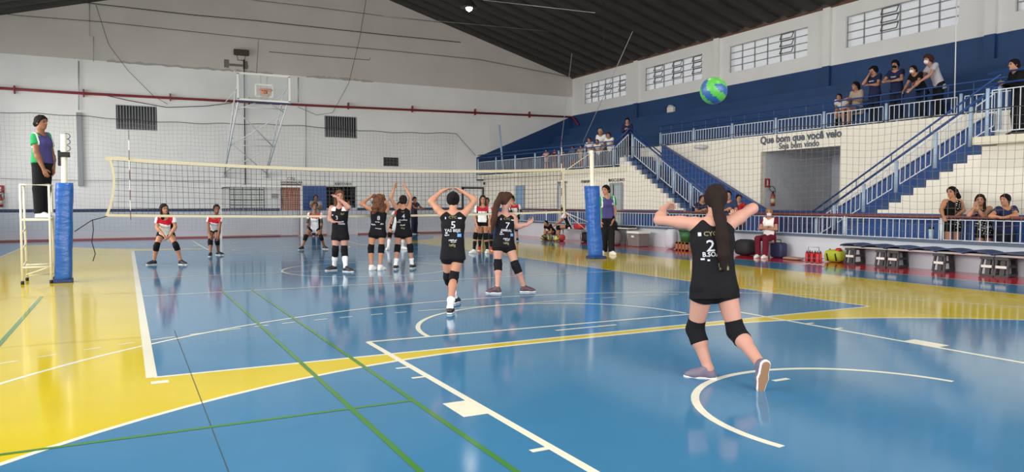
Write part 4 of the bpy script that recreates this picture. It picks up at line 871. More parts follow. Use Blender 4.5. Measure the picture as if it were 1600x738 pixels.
# ================================================================== people: bodies and clothes as smooth implicit surfaces
def nrm(v): v = np.array(v, float); return v/(np.linalg.norm(v)+1e-12)
def cap_d(P, a, b, ra, rb, fl=None):
    if fl is not None:
        f, s = fl; k = 1/s-1; P = P+f*(((P-a) @ f)[..., None]*k); b = b+f*(((b-a) @ f)*k)
    ba = b-a; L2 = ba @ ba+1e-12; pa = P-a; t = np.clip((pa @ ba)/L2, 0, 1)
    return np.sqrt(((pa-t[..., None]*ba)**2).sum(-1))-(ra+(rb-ra)*t)
def ell_d(P, c, ax, r):
    q = (P-c) @ ax.T; k0 = np.sqrt(((q/r)**2).sum(-1)); k1 = np.sqrt(((q/(np.array(r)**2))**2).sum(-1))
    return k0*(k0-1)/(k1+1e-9)
class Field:
    def __init__(s): s.ops = []; s.planes = []; s.noise = None
    def cap(s, a, b, ra, rb=None, k=.03, fl=None, op='u', cuts=None):
        a = np.array(a, float); b = np.array(b, float); rb = ra if rb is None else rb; R = max(ra, rb)
        def fn(P):
            d = cap_d(P, a, b, ra, rb, fl)
            if cuts:
                for p0, n0 in cuts: d = np.maximum(d, (P-p0) @ n0)
            return d
        s.ops.append((fn, np.minimum(a, b)-R, np.maximum(a, b)+R, k, op)); return s
    def ell(s, c, ax, r, k=.02, op='u', cuts=None):
        c = np.array(c, float); R = max(r)
        def fn(P):
            d = ell_d(P, c, ax, np.array(r))
            if cuts:
                for p0, n0 in cuts: d = np.maximum(d, (P-p0) @ n0)
            return d
        s.ops.append((fn, c-R, c+R, k, op)); return s
    def cut(s, p0, n0): s.planes.append((np.array(p0, float), np.array(n0, float))); return s
    def _mix(s, F, d, k, op):
        if op == 's': return np.maximum(F, -d)
        h_ = np.maximum(k-np.abs(F-d), 0)/k; return np.minimum(F, d)-h_*h_*k/4
    def eval(s, P):
        F = np.full(P.shape[:-1], 1.)
        for fn, lo, hi, k, op in s.ops: F = s._mix(F, fn(P), k, op)
        for p0, n0 in s.planes: F = np.maximum(F, (P-p0) @ n0)
        return F
    def grid(s, h):
        U = [o for o in s.ops if o[4] == 'u']
        lo = np.min([o[1] for o in U], 0)-2.5*h; hi = np.max([o[2] for o in U], 0)+2.5*h
        n = np.ceil((hi-lo)/h).astype(int)+1; F = np.full(n, 1.); ax = [lo[i]+h*np.arange(n[i]) for i in range(3)]
        for fn, l, u, k, op in s.ops:
            i0 = np.clip(np.floor((l-k-2*h-lo)/h).astype(int), 0, n); i1 = np.clip(np.ceil((u+k+2*h-lo)/h).astype(int)+1, 0, n)
            if np.any(i1 <= i0): continue
            sl = tuple(slice(i0[i], i1[i]) for i in range(3))
            P = np.stack(np.meshgrid(*[ax[i][sl[i]] for i in range(3)], indexing='ij'), -1)
            F[sl] = s._mix(F[sl], fn(P), k, op)
        if s.planes:
            P = np.stack(np.meshgrid(*ax, indexing='ij'), -1)
            for p0, n0 in s.planes: F = np.maximum(F, (P-p0) @ n0)
        return F, lo
    def mesh(s, h):
        F, o = s.grid(h)
        if s.noise:
            am, k1, k2 = s.noise; X, Y, Z = [o[i]+h*np.arange(F.shape[i]) for i in range(3)]; X = X[:, None, None]; Y = Y[None, :, None]; Z = Z[None, None, :]
            F = F+am*(np.sin(X*k1+Y*k1*.7+np.sin(Z*k2)*1.5)+np.sin(Y*k1*1.3-X*k1*.6+Z*k2*.7)*.8+.6*np.sin((X+Y)*k1*2.1+Z*k2*1.3))*.5
        S = F < 0; c8 = [(0,0,0),(1,0,0),(0,1,0),(1,1,0),(0,0,1),(1,0,1),(0,1,1),(1,1,1)]; N = np.array(F.shape)-1
        sub = lambda A, c: A[c[0]:c[0]+N[0], c[1]:c[1]+N[1], c[2]:c[2]+N[2]]
        cnt = sum(sub(S, c).astype(np.int8) for c in c8); act = (cnt > 0) & (cnt < 8)
        I = np.argwhere(act); idx = np.full(N, -1, int); idx[act] = np.arange(len(I))
        if len(I) == 0: return np.zeros((0, 3)), np.zeros((0, 4), int)
        vals = np.stack([sub(F, c)[act] for c in c8], 1); acc = np.zeros((len(I), 3)); w_ = np.zeros(len(I))
        for a, b in ((0,1),(2,3),(4,5),(6,7),(0,2),(1,3),(4,6),(5,7),(0,4),(1,5),(2,6),(3,7)):
            fa, fb_ = vals[:, a], vals[:, b]; m_ = (fa < 0) != (fb_ < 0); t_ = fa/(fa-fb_+1e-15)
            p = np.array(c8[a])+(np.array(c8[b])-np.array(c8[a]))*t_[:, None]; acc[m_] += p[m_]; w_[m_] += 1
        V = o+h*(I+acc/np.maximum(w_, 1)[:, None]); Q = []
        for ax_ in range(3):
            b1, b2 = [(1, 2), (2, 0), (0, 1)][ax_]; A_ = [slice(None)]*3; B_ = [slice(None)]*3
            A_[ax_] = slice(0, -1); B_[ax_] = slice(1, None); D = S[tuple(A_)] != S[tuple(B_)]; E_ = np.argwhere(D)
            E_ = E_[(E_[:, b1] > 0) & (E_[:, b2] > 0) & (E_[:, b1] < N[b1]) & (E_[:, b2] < N[b2])]
            if len(E_) == 0: continue
            d1 = np.zeros(3, int); d1[b1] = 1; d2 = np.zeros(3, int); d2[b2] = 1; g = lambda q: idx[q[:, 0], q[:, 1], q[:, 2]]
            q = np.stack([g(E_-d1-d2), g(E_-d2), g(E_), g(E_-d1)], 1); ins = S[E_[:, 0], E_[:, 1], E_[:, 2]]
            q[~ins] = q[~ins][:, ::-1]; Q.append(q[(q >= 0).all(1)])
        return V, np.concatenate(Q) if Q else np.zeros((0, 4), int)
def mesh_obj(name, parts, mats, parent, zone=None):
    V = []; Q = []; o = 0
    for v, q in parts: V.append(v); Q.append(q+o); o += len(v)
    V = np.concatenate(V); Q = np.concatenate(Q)
    if len(Q) == 0: return None
    off = np.array(parent.location) if parent is not None and parent.parent is None else np.array(parent.parent.location)+np.array(parent.location)
    me = bpy.data.meshes.new(name); me.vertices.add(len(V)); me.vertices.foreach_set('co', (V-off).ravel())
    me.loops.add(len(Q)*4); me.loops.foreach_set('vertex_index', Q.ravel().astype(np.int32))
    me.polygons.add(len(Q)); me.polygons.foreach_set('loop_start', np.arange(0, len(Q)*4, 4, dtype=np.int32)); me.polygons.foreach_set('loop_total', np.full(len(Q), 4, dtype=np.int32))
    mats = mats if isinstance(mats, list) else [mats]
    for M in mats: me.materials.append(M)
    me.update(calc_edges=True); me.polygons.foreach_set('use_smooth', np.ones(len(Q), bool))
    if zone is not None and len(mats) > 1: me.polygons.foreach_set('material_index', zone(V[Q].mean(1)).astype(np.int32))
    me.validate(); ob = bpy.data.objects.new(name, me); COL.objects.link(ob); ob.parent = parent
    return ob
SK = lambda n, c: mat('skin_'+n, c, .55, spec=.35)
SKIN = {'fair': SK('fair', (184, 136, 118)), 'light': SK('light', (180, 130, 104)), 'tan': SK('tan', (184, 130, 98)), 'brown': SK('brown', (140, 94, 68)), 'dark': SK('dark', (96, 64, 46))}
EYE = mat('eye_dark', (30, 22, 20), .4); LIP = mat('lip_rose', (156, 84, 80), .5); BROW = mat('brow_dark', (84, 60, 48), .8)
cloth = lambda n, c, b=.25: mat('cloth_'+n, c, .85, spec=.2, bump=b, bscale=16, noise=.05, nscale=9)
C_BLK = cloth('black', (20, 19, 22), .5); C_SHORT = cloth('black_shorts', (15, 14, 17)); C_PAD = cloth('knee_pad', (17, 17, 20)); C_WHT = cloth('white', (232, 230, 228)); C_RED = cloth('red', (184, 28, 46)); C_NAVY = cloth('navy', (36, 42, 74)); C_GRN = cloth('green', (40, 148, 84)); C_PUR = cloth('violet', (74, 70, 124)); C_GRY = cloth('grey', (188, 186, 188)); C_BEI = cloth('beige', (186, 168, 150)); C_MAR = cloth('maroon', (104, 26, 44)); C_DNM = cloth('denim', (88, 108, 140)); C_BLU = cloth('blue', (70, 118, 160)); C_SLV = cloth('arm_sleeve', (62, 66, 58))
HAIRS = {'dark': mat('hair_dark', (38, 28, 25), .75, spec=.12, bump=.6, bscale=40, stretch=(3, 3, .4)), 'brown': mat('hair_brown', (66, 44, 34), .75, spec=.12, bump=.6, bscale=40, stretch=(3, 3, .4)), 'black': mat('hair_black', (24, 20, 22), .75, spec=.12, bump=.5, bscale=40, stretch=(3, 3, .4)), 'chest': mat('hair_chestnut', (98, 66, 48), .75, spec=.12, bump=.9, bscale=30), 'blond': mat('hair_blond', (196, 170, 116), .7, spec=.15, bump=.5, bscale=40), 'grey': mat('hair_grey', (140, 112, 84), .7, spec=.15)}
S_BLK = mat('shoe_black', (26, 26, 30), .5); S_WHT = mat('shoe_white', (228, 226, 220), .5); S_SOLE = mat('shoe_sole_white', (224, 222, 216), .5); S_GUM = mat('shoe_sole_gum', (150, 112, 82), .6); S_PLUM = mat('shoe_plum', (104, 96, 112), .6); S_RED = mat('shoe_red', (206, 46, 44), .5); S_WINE = mat('shoe_wine', (70, 44, 54), .5)
VF = nrm([FW[0], FW[1], 0]); VR = RT0.copy(); ZU = np.array([0, 0, 1.])
def vdir(phi, base=None):
    """horizontal direction: 0 away from the camera, 90 to the picture's right, as seen towards the person"""
    f = VF if base is None else nrm([base[0]-CAM[0], base[1]-CAM[1], 0]); r = np.array([f[1], -f[0], 0]); a = math.radians(phi)
    return f*math.cos(a)+r*math.sin(a)

def person(label, J, fwd, hfwd=None, S=1., g=1., skin='light', hair=('short', 'dark'), top=None, legs=None, pads=None, socks=None, shoes=(S_BLK, S_SOLE), extras=(), group=None, hup=None, curl=.5, hands=None, feet=None, mask=None, texts=(), hem=.1, toes=None, res=None, sleeve_band=None, bare=False):
    J = {k: np.array(v, float) for k, v in J.items()}
    fwd = nrm(fwd); hfwd = nrm(hfwd) if hfwd is not None else fwd
    pel = (J['hl']+J['hr'])/2; ch = (J['sl']+J['sr'])/2; u = nrm(ch-pel); r = J['sr']-J['sl']; r = nrm(r-u*(r @ u)); f = np.cross(u, r); f = f if f @ fwd > 0 else -f; f = nrm(f)
    rh = J['hr']-J['hl']; rh = nrm(rh); sw = np.linalg.norm(J['sr']-J['sl']); TL = np.linalg.norm(ch-pel)
    loc = (J['al']+J['ar'])/2 if feet is None else np.array(feet, float); dep = depth_of(pel)
    h = res or float(np.clip(dep/1154*1.05, .0068, .017)); hf = max(min(h, .0085 if dep < 24 else .011), .0055)
    sz = min(float(np.linalg.norm(J['al'][:2]-loc[:2])), 9)
    base = np.array([loc[0], loc[1], min(J['al'][2], J['ar'][2])-.085*S]) if feet is None else loc
    root = empty('person', base, label, 'person', group); gS = g*S
    skinM = [SKIN[skin], EYE, LIP, BROW]
    hd = J['hd']; hu = nrm(hup) if hup is not None else nrm(u*.35+ZU*.65); hu = nrm(hu-hfwd*(hu @ hfwd)*.6); hr_ = nrm(np.cross(hfwd, hu)); hu2 = nrm(np.cross(hr_, hfwd)); HA = np.array([hr_, hfwd, hu2])
    H = lambda x, y, z: hd+(hr_*x+hfwd*y+hu2*z)*S
    inset = lambda s_, o: s_+nrm(o-s_)*.03*S
    sli, sri = inset(J['sl'], J['sr'])-u*.02*S, inset(J['sr'], J['sl'])-u*.02*S
    fl8 = (f, .78)
    def torso(F, e, lower=True):
        wst = pel+u*TL*.36; rib = pel+u*TL*.72; hw = max(.03*S, np.linalg.norm(J['hr']-J['hl'])*.33)
        w2 = min(.3, max(sw/S, .12))*.19*S
        F.cap(pel-rh*hw, pel+rh*hw, .094*gS+e, fl=(f, .88)); F.cap(pel+u*.03*S-r*w2*.6, wst+r*0-r*w2*.7, .095*gS+e, .088*gS+e, fl=fl8); F.cap(pel+u*.03*S+r*w2*.6, wst+r*w2*.7, .095*gS+e, .088*gS+e, fl=fl8)
        F.cap(wst-r*w2*.7, rib-r*w2, .088*gS+e, .1*gS+e, fl=fl8); F.cap(wst+r*w2*.7, rib+r*w2, .088*gS+e, .1*gS+e, fl=fl8)
        F.cap(sli-u*.045*S+r*.035*S*np.sign((J['sr']-sli) @ r), sri-u*.045*S-r*.035*S, .068*gS+e, fl=(f, .85)); F.cap(sli, sri, .05*gS+e*.8)
        F.cap(rib+f*.03*S-r*w2*.8, rib+f*.03*S+r*w2*.8, .082*gS+e, k=.04)
        return wst, rib
    B = Field(); wst, rib = torso(B, 0)
    nb = ch+u*.01*S; nk = H(0, -.018, -.085)
    B.cap(nb-u*.02*S, nk, .054*gS, .047*gS, k=.05); B.cap(nb-u*.01*S, J['sl']+(nb-J['sl'])*.25, .045*gS, .035*gS, k=.04); B.cap(nb-u*.01*S, J['sr']+(nb-J['sr'])*.25, .045*gS, .035*gS, k=.04)
    HANDS = []
    for s_, o_ in (('l', 'r'), ('r', 'l')):
        sh, el, wr = J['s'+s_], J['e'+s_], J['w'+s_]
        B.cap(sh, sh+(el-sh)*.4, .05*gS, .045*gS, k=.045); B.cap(sh+(el-sh)*.35, el, .045*gS, .036*gS); B.cap(el, el+(wr-el)*.3, .036*gS, .039*gS); B.cap(el+(wr-el)*.25, wr, .039*gS, .025*gS)
        hp, kn, an = J['h'+s_], J['k'+s_], J['a'+s_]
        kf = nrm(np.cross(np.cross(an-kn, f), an-kn)) if True else f; kb = -f
        B.cap(hp, kn, .086*gS, .052*gS, k=.035); B.cap(kn, kn+(an-kn)*.3+kb*.014*S, .05*gS, .055*gS); B.cap(kn+(an-kn)*.28+kb*.014*S, an, .053*gS, .034*gS)
        B.cap(an, an-ZU*.02*S, .036*gS, .036*gS)
        # hand: palm, four fingers of unequal length, thumb from the side of the palm
        d = nrm(wr-el); tgt = (hands or {}).get(s_)
        if tgt is not None: d = nrm(np.array(tgt)-wr)
        tin = J['s'+o_]-sh; tv = f+.5*nrm(tin); tv = tv-d*(tv @ d)
        if np.linalg.norm(tv) < .25: tv = nrm(tin)-d*(nrm(tin) @ d)
        tv = nrm(tv); pn = np.cross(d, tv); pn = pn if pn @ (tin) > 0 else -pn; HF = Field(); hs = S*.98
        HF.cap(wr-d*.02*S, wr+d*.02*hs, .026*gS, .025*hs, k=.02); 
        for q in (-.024, -.008, .008, .024): HF.cap(wr+d*.018*hs+tv*q*.55*hs, wr+d*.08*hs+tv*q*hs, .0165*hs, .0145*hs, k=.014)
        for q, Lf in ((.027, .066), (.0095, .076), (-.0085, .07), (-.025, .054)):
            b0 = wr+d*.082*hs+tv*q*hs; d1 = nrm(d+pn*curl*.45+tv*q*3.2); b1 = b0+d1*Lf*.45*hs; d2 = nrm(d1+pn*curl); b2 = b1+d2*Lf*.33*hs; d3 = nrm(d2+pn*curl*.8); b3 = b2+d3*Lf*.24*hs
            HF.cap(b0, b1, .0098*hs, .0092*hs, k=.004); HF.cap(b1, b2, .0092*hs, .0084*hs, k=.003); HF.cap(b2, b3, .0084*hs, .0072*hs, k=.003)
        t0 = wr+d*.022*hs+tv*.022*hs; t1 = t0+nrm(d*.7+tv*.75+pn*.15)*.045*hs; t2 = t1+nrm(d*.95+tv*.3+pn*.3)*.034*hs
        HF.cap(t0, t1, .0145*hs, .0115*hs, k=.01); HF.cap(t1, t2, .0115*hs, .009*hs, k=.004); HANDS.append(HF)
    HD = Field(); e3 = np.array(HA)
    HD.cap(nb, nk, .054*gS, .047*gS); HD.cap(nk, H(0, -.01, -.03), .047*gS, .05*S)
    HD.ell(H(0, -.005, .025), e3, (.074*S, .092*S, .086*S)); HD.ell(H(0, .022, -.04), e3, (.056*S, .066*S, .062*S), k=.03); HD.ell(H(0, .058, -.086), e3, (.026*S, .026*S, .022*S), k=.03)
    HD.cap(H(0, .082, .018), H(0, .1, -.018), .008*S, .0125*S, k=.012); HD.cap(H(-.012, .092, -.022), H(.012, .092, -.022), .0085*S, k=.008)
    HD.cap(H(-.017, .083, -.052), H(.017, .083, -.052), .007*S, k=.008); HD.cap(H(-.036, .074, .03), H(.036, .074, .03), .012*S, k=.018)
    for x in (-1, 1):
        HD.ell(H(.074*x, -.008, -.004), e3, (.009*S, .02*S, .031*S), k=.008); HD.cap(H(.034*x, .096, .008), H(.034*x, .1, .008), .012*S, k=.01, op='s') if dep < 14 else None
    def zface(C):
        q = ((C-hd) @ e3.T)/S; z = np.zeros(len(C)); fr = q[:, 1] > .045
        z[fr & (np.abs(np.abs(q[:, 0])-.032) < .0115) & (np.abs(q[:, 2]-.008) < .0065)] = 1
        z[fr & (np.abs(q[:, 0]) < .023) & (np.abs(q[:, 2]+.053) < .0085) & (q[:, 1] > .07)] = 2
        if hf < .0088: z[fr & (np.abs(np.abs(q[:, 0])-.033) < .018) & (np.abs(q[:, 2]-.032) < .0045)] = 3
        return z
    if bare: pass
    mesh_obj('body', [B.mesh(h), HD.mesh(hf)]+[x.mesh(max(.0042, min(h*.62, .0075))) for x in HANDS], skinM, root, zface)
    # ---------------- hair
    kind, hc = hair[0], HAIRS[hair[1]]; HR = Field()
    nface = nrm(hfwd*.8-hu2*.6); fp = H(0, .073, .062)
    if kind != 'bald':
        e_ = {'curly': .03, 'short': .012, 'top': .018}.get(kind, .015); HR.noise = {'curly': (.012*S, 90, 60), 'top': (.009*S, 75, 45), 'short': (.006*S, 95, 70)}.get(kind, (.0055*S, 85, 12))
        HR.ell(H(0, -.008, .027), e3, ((.076+e_)*S, (.094+e_)*S, (.09+e_)*S), cuts=[(fp, nface)])
        if kind in ('short', 'cap'): HR.cap(H(-.04, -.075, -.03), H(.04, -.075, -.03), .035*S, k=.03); HR.cut(H(0, 0, -.075), -hu2)
        if kind == 'top': HR.ell(H(0, .02, .095), e3, (.075*S, .085*S, .045*S), k=.03)
        if kind == 'bun': HR.ell(H(0, -.1, .06), e3, (.05*S, .045*S, .05*S), k=.02)
        if kind == 'curly':
            R = random.Random(3)
            for q in range(46):
                a_ = R.uniform(-2.3, 2.3)-PI/2; zz = R.uniform(-.27, .1); rr = .085+.03*R.random()+(-zz*.12 if zz < 0 else 0); c_ = H(math.cos(a_)*rr, math.sin(a_)*rr*.85-.03, zz); HR.ell(c_, e3, (.036*S, .036*S, .04*S), k=.012)
            HR.cap(H(-.05, -.07, -.02), H(-.07, -.07, -.2), .05*S, .055*S); HR.cap(H(.05, -.07, -.02), H(.07, -.07, -.2), .05*S, .055*S)
        if kind == 'long':
            for x in (-1, 1): HR.cap(H(.07*x, -.02, .0), H(.085*x, .005, -.2), .03*S, .026*S, k=.03)
            HR.cap(H(0, -.075, 0), H(0, -.085, -.2), .06*S, .05*S, k=.03)
        if kind == 'tied': HR.cap(H(0, -.1, .0), H(.02, -.12, -.1), .03*S, .024*S, k=.02)
        for a_, b_, ra, rb_ in (hair[2] if len(hair) > 2 else ()): HR.cap(a_, b_, ra*S, rb_*S, k=.025)
        if kind != 'cap': mesh_obj('hair', [HR.mesh(hf)], hc, root)
        else:
            mesh_obj('hair', [HR.mesh(hf)], hc, root); CP = Field(); CP.ell(H(0, -.004, .045), e3, (.09*S, .105*S, .085*S), cuts=[(H(0, 0, .035), -hu2)]); CP.cap(H(-.035, .085, .045), H(.035, .085, .045), .012*S); CP.cap(H(-.03, .13, .04), H(.03, .13, .04), .01*S, k=.04); mesh_obj('cap', [CP.mesh(hf)], extras[0] if extras else C_NAVY, root)
    if mask is not None:
        M_ = Field(); M_.ell(H(0, .025, -.045), e3, (.064*S, .078*S, .056*S), cuts=[(H(0, .03, 0), -hfwd), (H(0, 0, -.008), hu2)]); M_.cap(H(-.012, .09, -.015), H(.012, .09, -.03), .016*S, k=.02); mo = mesh_obj('face_mask', [M_.mesh(hf)], mask, root)
    # ---------------- upper garment
    tcol, tkind, tzone = top[0], top[1], (top[2] if len(top) > 2 else None)
    T = Field(); torso(T, .014*S); hb = pel-u*(hem+.045)*S; hwid = max(.05*S, np.linalg.norm(J['hr']-J['hl'])*.48)
    for x in (-1, 1): T.cap(wst+rh*x*.045*S, hb-u*.06*S+rh*x*hwid, .105*gS, .116*gS, fl=(f, .84), k=.04)
    for s_ in 'lr':
        sh, el = J['s'+s_], J['e'+s_]; dn_ = nrm(el-sh); La = np.linalg.norm(el-sh)
        if tkind == 'vest': T.cap(sh+dn_*.072*S, el, .053*gS, .05*gS, op='s')
        else:
            fr = {'short': .55, 'mid': .8}.get(tkind, 1.); e2 = sh+dn_*La*fr; T.cap(sh, e2, .063*gS, .066*gS, k=.03, cuts=[(e2-dn_*.005, dn_)])
            if tkind == 'long': T.cap(el, J['w'+s_], .058*gS, .042*gS, k=.02, cuts=[(J['w'+s_], nrm(J['w'+s_]-el))])
    nk0 = nb+u*.045*S+f*.03*S; T.cap(nk0, nk0+u*.14*S+f*.01*S, (.06 if tkind == 'vest' else .057)*S, .07*S, op='s'); T.cut(hb, -u)
    if tkind == 'vest': T.cap(nb+u*.02*S+f*.075*S, nb-u*.045*S+f*.12*S, .04*S, .02*S, op='s')
    zf = None
    if tzone is not None:
        def zf(C): q = np.stack([(C-ch) @ r, (C-ch) @ f, (C-ch) @ u], 1)/S; return tzone(q)
    jo = mesh_obj('jersey' if tkind in ('vest', 'short') else 'shirt', [T.mesh(h)], tcol, root, zf)
    for body_t, size, x_, z_, side, m_, sx_ in texts:          # printing wrapped onto the cloth
        n_ = f*side; xr = np.cross(u, n_); O = ch+u*z_*S+xr*x_*S
        if isinstance(body_t, tuple):
            me = bpy.data.meshes.new('print'); bw, bh = body_t; me.from_pydata([((i/3-.5)*bw*S, (j/3-.5)*bh*S, 0) for j in range(4) for i in range(4)], [], [(j*4+i, j*4+i+1, j*4+i+5, j*4+i+4) for j in range(3) for i in range(3)])
        else:
            cu = bpy.data.curves.new('t', 'FONT'); cu.body = body_t; cu.size = size*S; cu.align_x = 'CENTER'; cu.align_y = 'CENTER'; cu.offset = .0012*S; cu.resolution_u = 2
            to = bpy.data.objects.new('t', cu); COL.objects.link(to); dg = bpy.context.evaluated_depsgraph_get(); me = bpy.data.meshes.new_from_object(to.evaluated_get(dg)); bpy.data.objects.remove(to)
        bm = bmesh.new(); bm.from_mesh(me); bmesh.ops.subdivide_edges(bm, edges=[e for e in bm.edges if e.calc_length() > .03*S], cuts=2); bmesh.ops.triangulate(bm, faces=bm.faces); bm.to_mesh(me); bm.free()
        n = len(me.vertices); co = np.zeros(n*3); me.vertices.foreach_get('co', co); co = co.reshape(-1, 3); P = O+xr*co[:, :1]*sx_+u*co[:, 1:2]+n_*.32*S
        for _ in range(26): P = P-n_*np.maximum(T.eval(P)-(.004*S+h*.35), -.01)[:, None]*.9
        me.vertices.foreach_set('co', (P-np.array(root.location)-np.array(jo.location)).ravel()); me.materials.clear(); me.materials.append(m_)
        lo_ = bpy.data.objects.new('print', me); COL.objects.link(lo_); lo_.parent = jo
    # ---------------- lower garment
    lk, lc = legs[0], legs[1]; SH = Field()
    SH.cap(J['hl'], J['hr'], .093*gS, fl=(f, .92)); SH.cap(pel-rh*.045*S, pel+u*.06*S-rh*.035*S, .1*gS, .096*gS, fl=(f, .85)); SH.cap(pel+rh*.045*S, pel+u*.06*S+rh*.035*S, .1*gS, .096*gS, fl=(f, .85))
    for s_ in 'lr':
        hp, kn, an = J['h'+s_], J['k'+s_], J['a'+s_]; d1 = nrm(kn-hp); L1 = np.linalg.norm(kn-hp)
        if lk == 'shorts': fr = legs[2] if len(legs) > 2 else .32; e2 = hp+d1*L1*fr; SH.cap(hp, e2+d1*.06, .092*gS, .088*gS, cuts=[(e2, d1)])
        elif lk == 'pants': d2 = nrm(an-kn); e2 = an+d2*.02*S; SH.cap(hp, kn, .092*gS, .076*gS); SH.cap(kn, e2+d2*.05, .078*gS, .066*gS, cuts=[(e2+d2*.0, d2)])
    if lk == 'skirt': m1 = (J['kl']+J['kr'])/2; d1 = nrm(m1-pel); SH.cap(pel, m1+d1*.12, .13*gS, .2*gS, cuts=[(m1+d1*.04, d1)], fl=(f, .8))
    SH.cut(pel+u*.1*S, u); mesh_obj({'shorts': 'shorts', 'pants': 'trousers', 'skirt': 'skirt'}[lk], [SH.mesh(h)], lc, root)
    for s_ in 'lr':
        hp, kn, an = J['h'+s_], J['k'+s_], J['a'+s_]; d1 = nrm(kn-hp); d2 = nrm(an-kn); L2 = np.linalg.norm(an-kn)
        if pads is not None:
            K_ = Field(); k0, k1 = pads[1] if len(pads) > 1 else (.09, .115); K_.cap(kn-d1*(k0+.04)*S, kn, .066*gS, .064*gS, k=.03); K_.cap(kn-f*.004*S, kn+d2*(k1+.04)*S-f*.014*S, .064*gS, .069*gS, k=.03); K_.ell(kn+f*.022*S, np.array([r, f, u]), (.052*gS, .045*gS, .065*gS), k=.03); K_.cut(kn-d1*k0*S, -d1); K_.cut(kn+d2*k1*S, d2)
            mesh_obj('knee_pad', [K_.mesh(h)], pads[0], root)
        if socks is not None:
            fr = socks[1]; a_ = kn+(an-kn)*fr; K_ = Field(); kb = -f*.014*S if fr < .5 else 0*f
            K_.cap(a_-d2*.04*S+kb, kn+(an-kn)*max(fr, .55)+kb*.5, (.06 if fr < .4 else .051)*gS, .05*gS); K_.cap(kn+(an-kn)*max(fr, .55)+kb*.5, an, .05*gS, .039*gS); K_.cap(an, an-ZU*.015, .04*gS); K_.cut(a_, -d2); mesh_obj('sock', [K_.mesh(h)], socks[0], root)
        if sleeve_band is not None:
            el, wr = J['e'+s_], J['w'+s_]; sh = J['s'+s_]; K_ = Field(); a_ = sh+(el-sh)*.6; K_.cap(a_, el, .046*gS, .041*gS); K_.cap(el, wr, .043*gS, .031*gS); K_.cut(a_, nrm(sh-el)); K_.cut(wr, nrm(wr-el)); mesh_obj('arm_sleeve', [K_.mesh(h)], sleeve_band, root)
        if shoes is not None:
            tt = (toes or {}).get(s_)
            t_, dn_ = (nrm(tt[0]), nrm(tt[1])) if tt is not None else (nrm([f[0], f[1], 0]), -ZU)
            lat = np.cross(t_, dn_); A_ = lambda x, z: an+t_*x*S+dn_*z*S; SO = Field(); fs = 1.02
            SO.cap(an+(kn-an)/L2*.012*S, A_(-.012, .038), .043*S, .041*S, k=.03); SO.cap(A_(-.025, .045), A_(.08, .05), .037*S, .038*S, k=.03); SO.cap(A_(.015, .012), A_(.12, .045), .038*S, .036*S, k=.03); SO.cap(A_(.1, .05), A_(.16, .056), .041*S, .033*S, k=.03, fl=(dn_, .85)); SO.cut(A_(0, .073), dn_)
            SO.cap(an, an-dn_*.1*S, .03*S, op='s')
            so = mesh_obj('shoe', [SO.mesh(min(h, .009))], shoes[0], root)
            SL = Field(); SL.cap(A_(-.03, .066), A_(.08, .066), .041*S, .039*S, k=.02); SL.cap(A_(.08, .066), A_(.165, .066), .043*S, .034*S, k=.02); SL.cut(A_(0, .085), dn_); SL.cut(A_(0, .062), -dn_); mesh_obj('sole', [SL.mesh(min(h, .008))], shoes[1][0] if isinstance(shoes[1], list) else shoes[1], so)
            if isinstance(shoes[1], list): S2 = Field(); S2.cap(A_(-.03, .068), A_(.08, .068), .037*S, .035*S, k=.02); S2.cap(A_(.08, .068), A_(.163, .068), .039*S, .03*S, k=.02); S2.cut(A_(0, .089), dn_); S2.cut(A_(0, .08), -dn_); mesh_obj('outsole', [S2.mesh(.005)], shoes[1][1], so)
    return root, T, dict(H=H, f=f, u=u, r=r, ch=ch, pel=pel)
# ================================================================== the people in the photograph
def px_person(label, jo, feet, fwd, hfwd=None, D=None, base_z=0., S=1., **kw):
    """jo: joints as (picture x, picture y, metres beyond the figure's own distance); feet: ground contacts with toe bearing"""
    J = {}; toes = dict(kw.pop('toes', {})); F = {}
    for s_, (u, v, ph) in feet.items():
        g_ = ground(u, v, base_z); t_ = vdir(ph, g_); F[s_] = g_; J['a'+s_] = g_-t_*.045*S+np.array([0, 0, .085*S]); toes.setdefault(s_, (t_, (0, 0, -1)))
    if D is None: D = float(np.mean([depth_of(q) for q in F.values()]))
    for k, q in jo.items():
        J[k] = at(q[0], q[1], D+(q[2] if len(q) > 2 else 0))
    pos = (J['hl']+J['hr'])/2; fw = vdir(fwd, pos); hf_ = vdir(hfwd, pos) if hfwd is not None and not hasattr(hfwd, '__len__') else (np.array(hfwd, float) if hfwd is not None else fw)
    hd_ = {k: at(q[0], q[1], D+q[2]) for k, q in kw.pop('hands', {}).items()}
    hr = kw.get('hair')
    if hr and len(hr) > 2: kw['hair'] = (hr[0], hr[1], [(at(a_[0], a_[1], D+a_[2]), at(b_[0], b_[1], D+b_[2]), ra, rb_) for a_, b_, ra, rb_ in hr[2]])
    return person(label, J, fw, hf_, S=S, toes=toes, hands=hd_, **kw)
GOLD = mat('print_gold', (118, 110, 72), .6); PW = mat('print_white', (188, 188, 194), .6); PBL = mat('print_blue', (96, 150, 200), .6)
def dashes(w_, h_, x, z, side=-1, m_=None):
    R_ = random.Random(int(1000*(w_+x-z))); o = []; c_ = -w_/2
    while c_ < w_/2-.004: l_ = R_.uniform(.006, .02); o.append(((l_, h_*R_.uniform(.6, 1)), 0, x+c_+l_/2, z+R_.uniform(-.2, .2)*h_, side, m_ or PW, 1)); c_ += l_+R_.uniform(.003, .008)
    return o
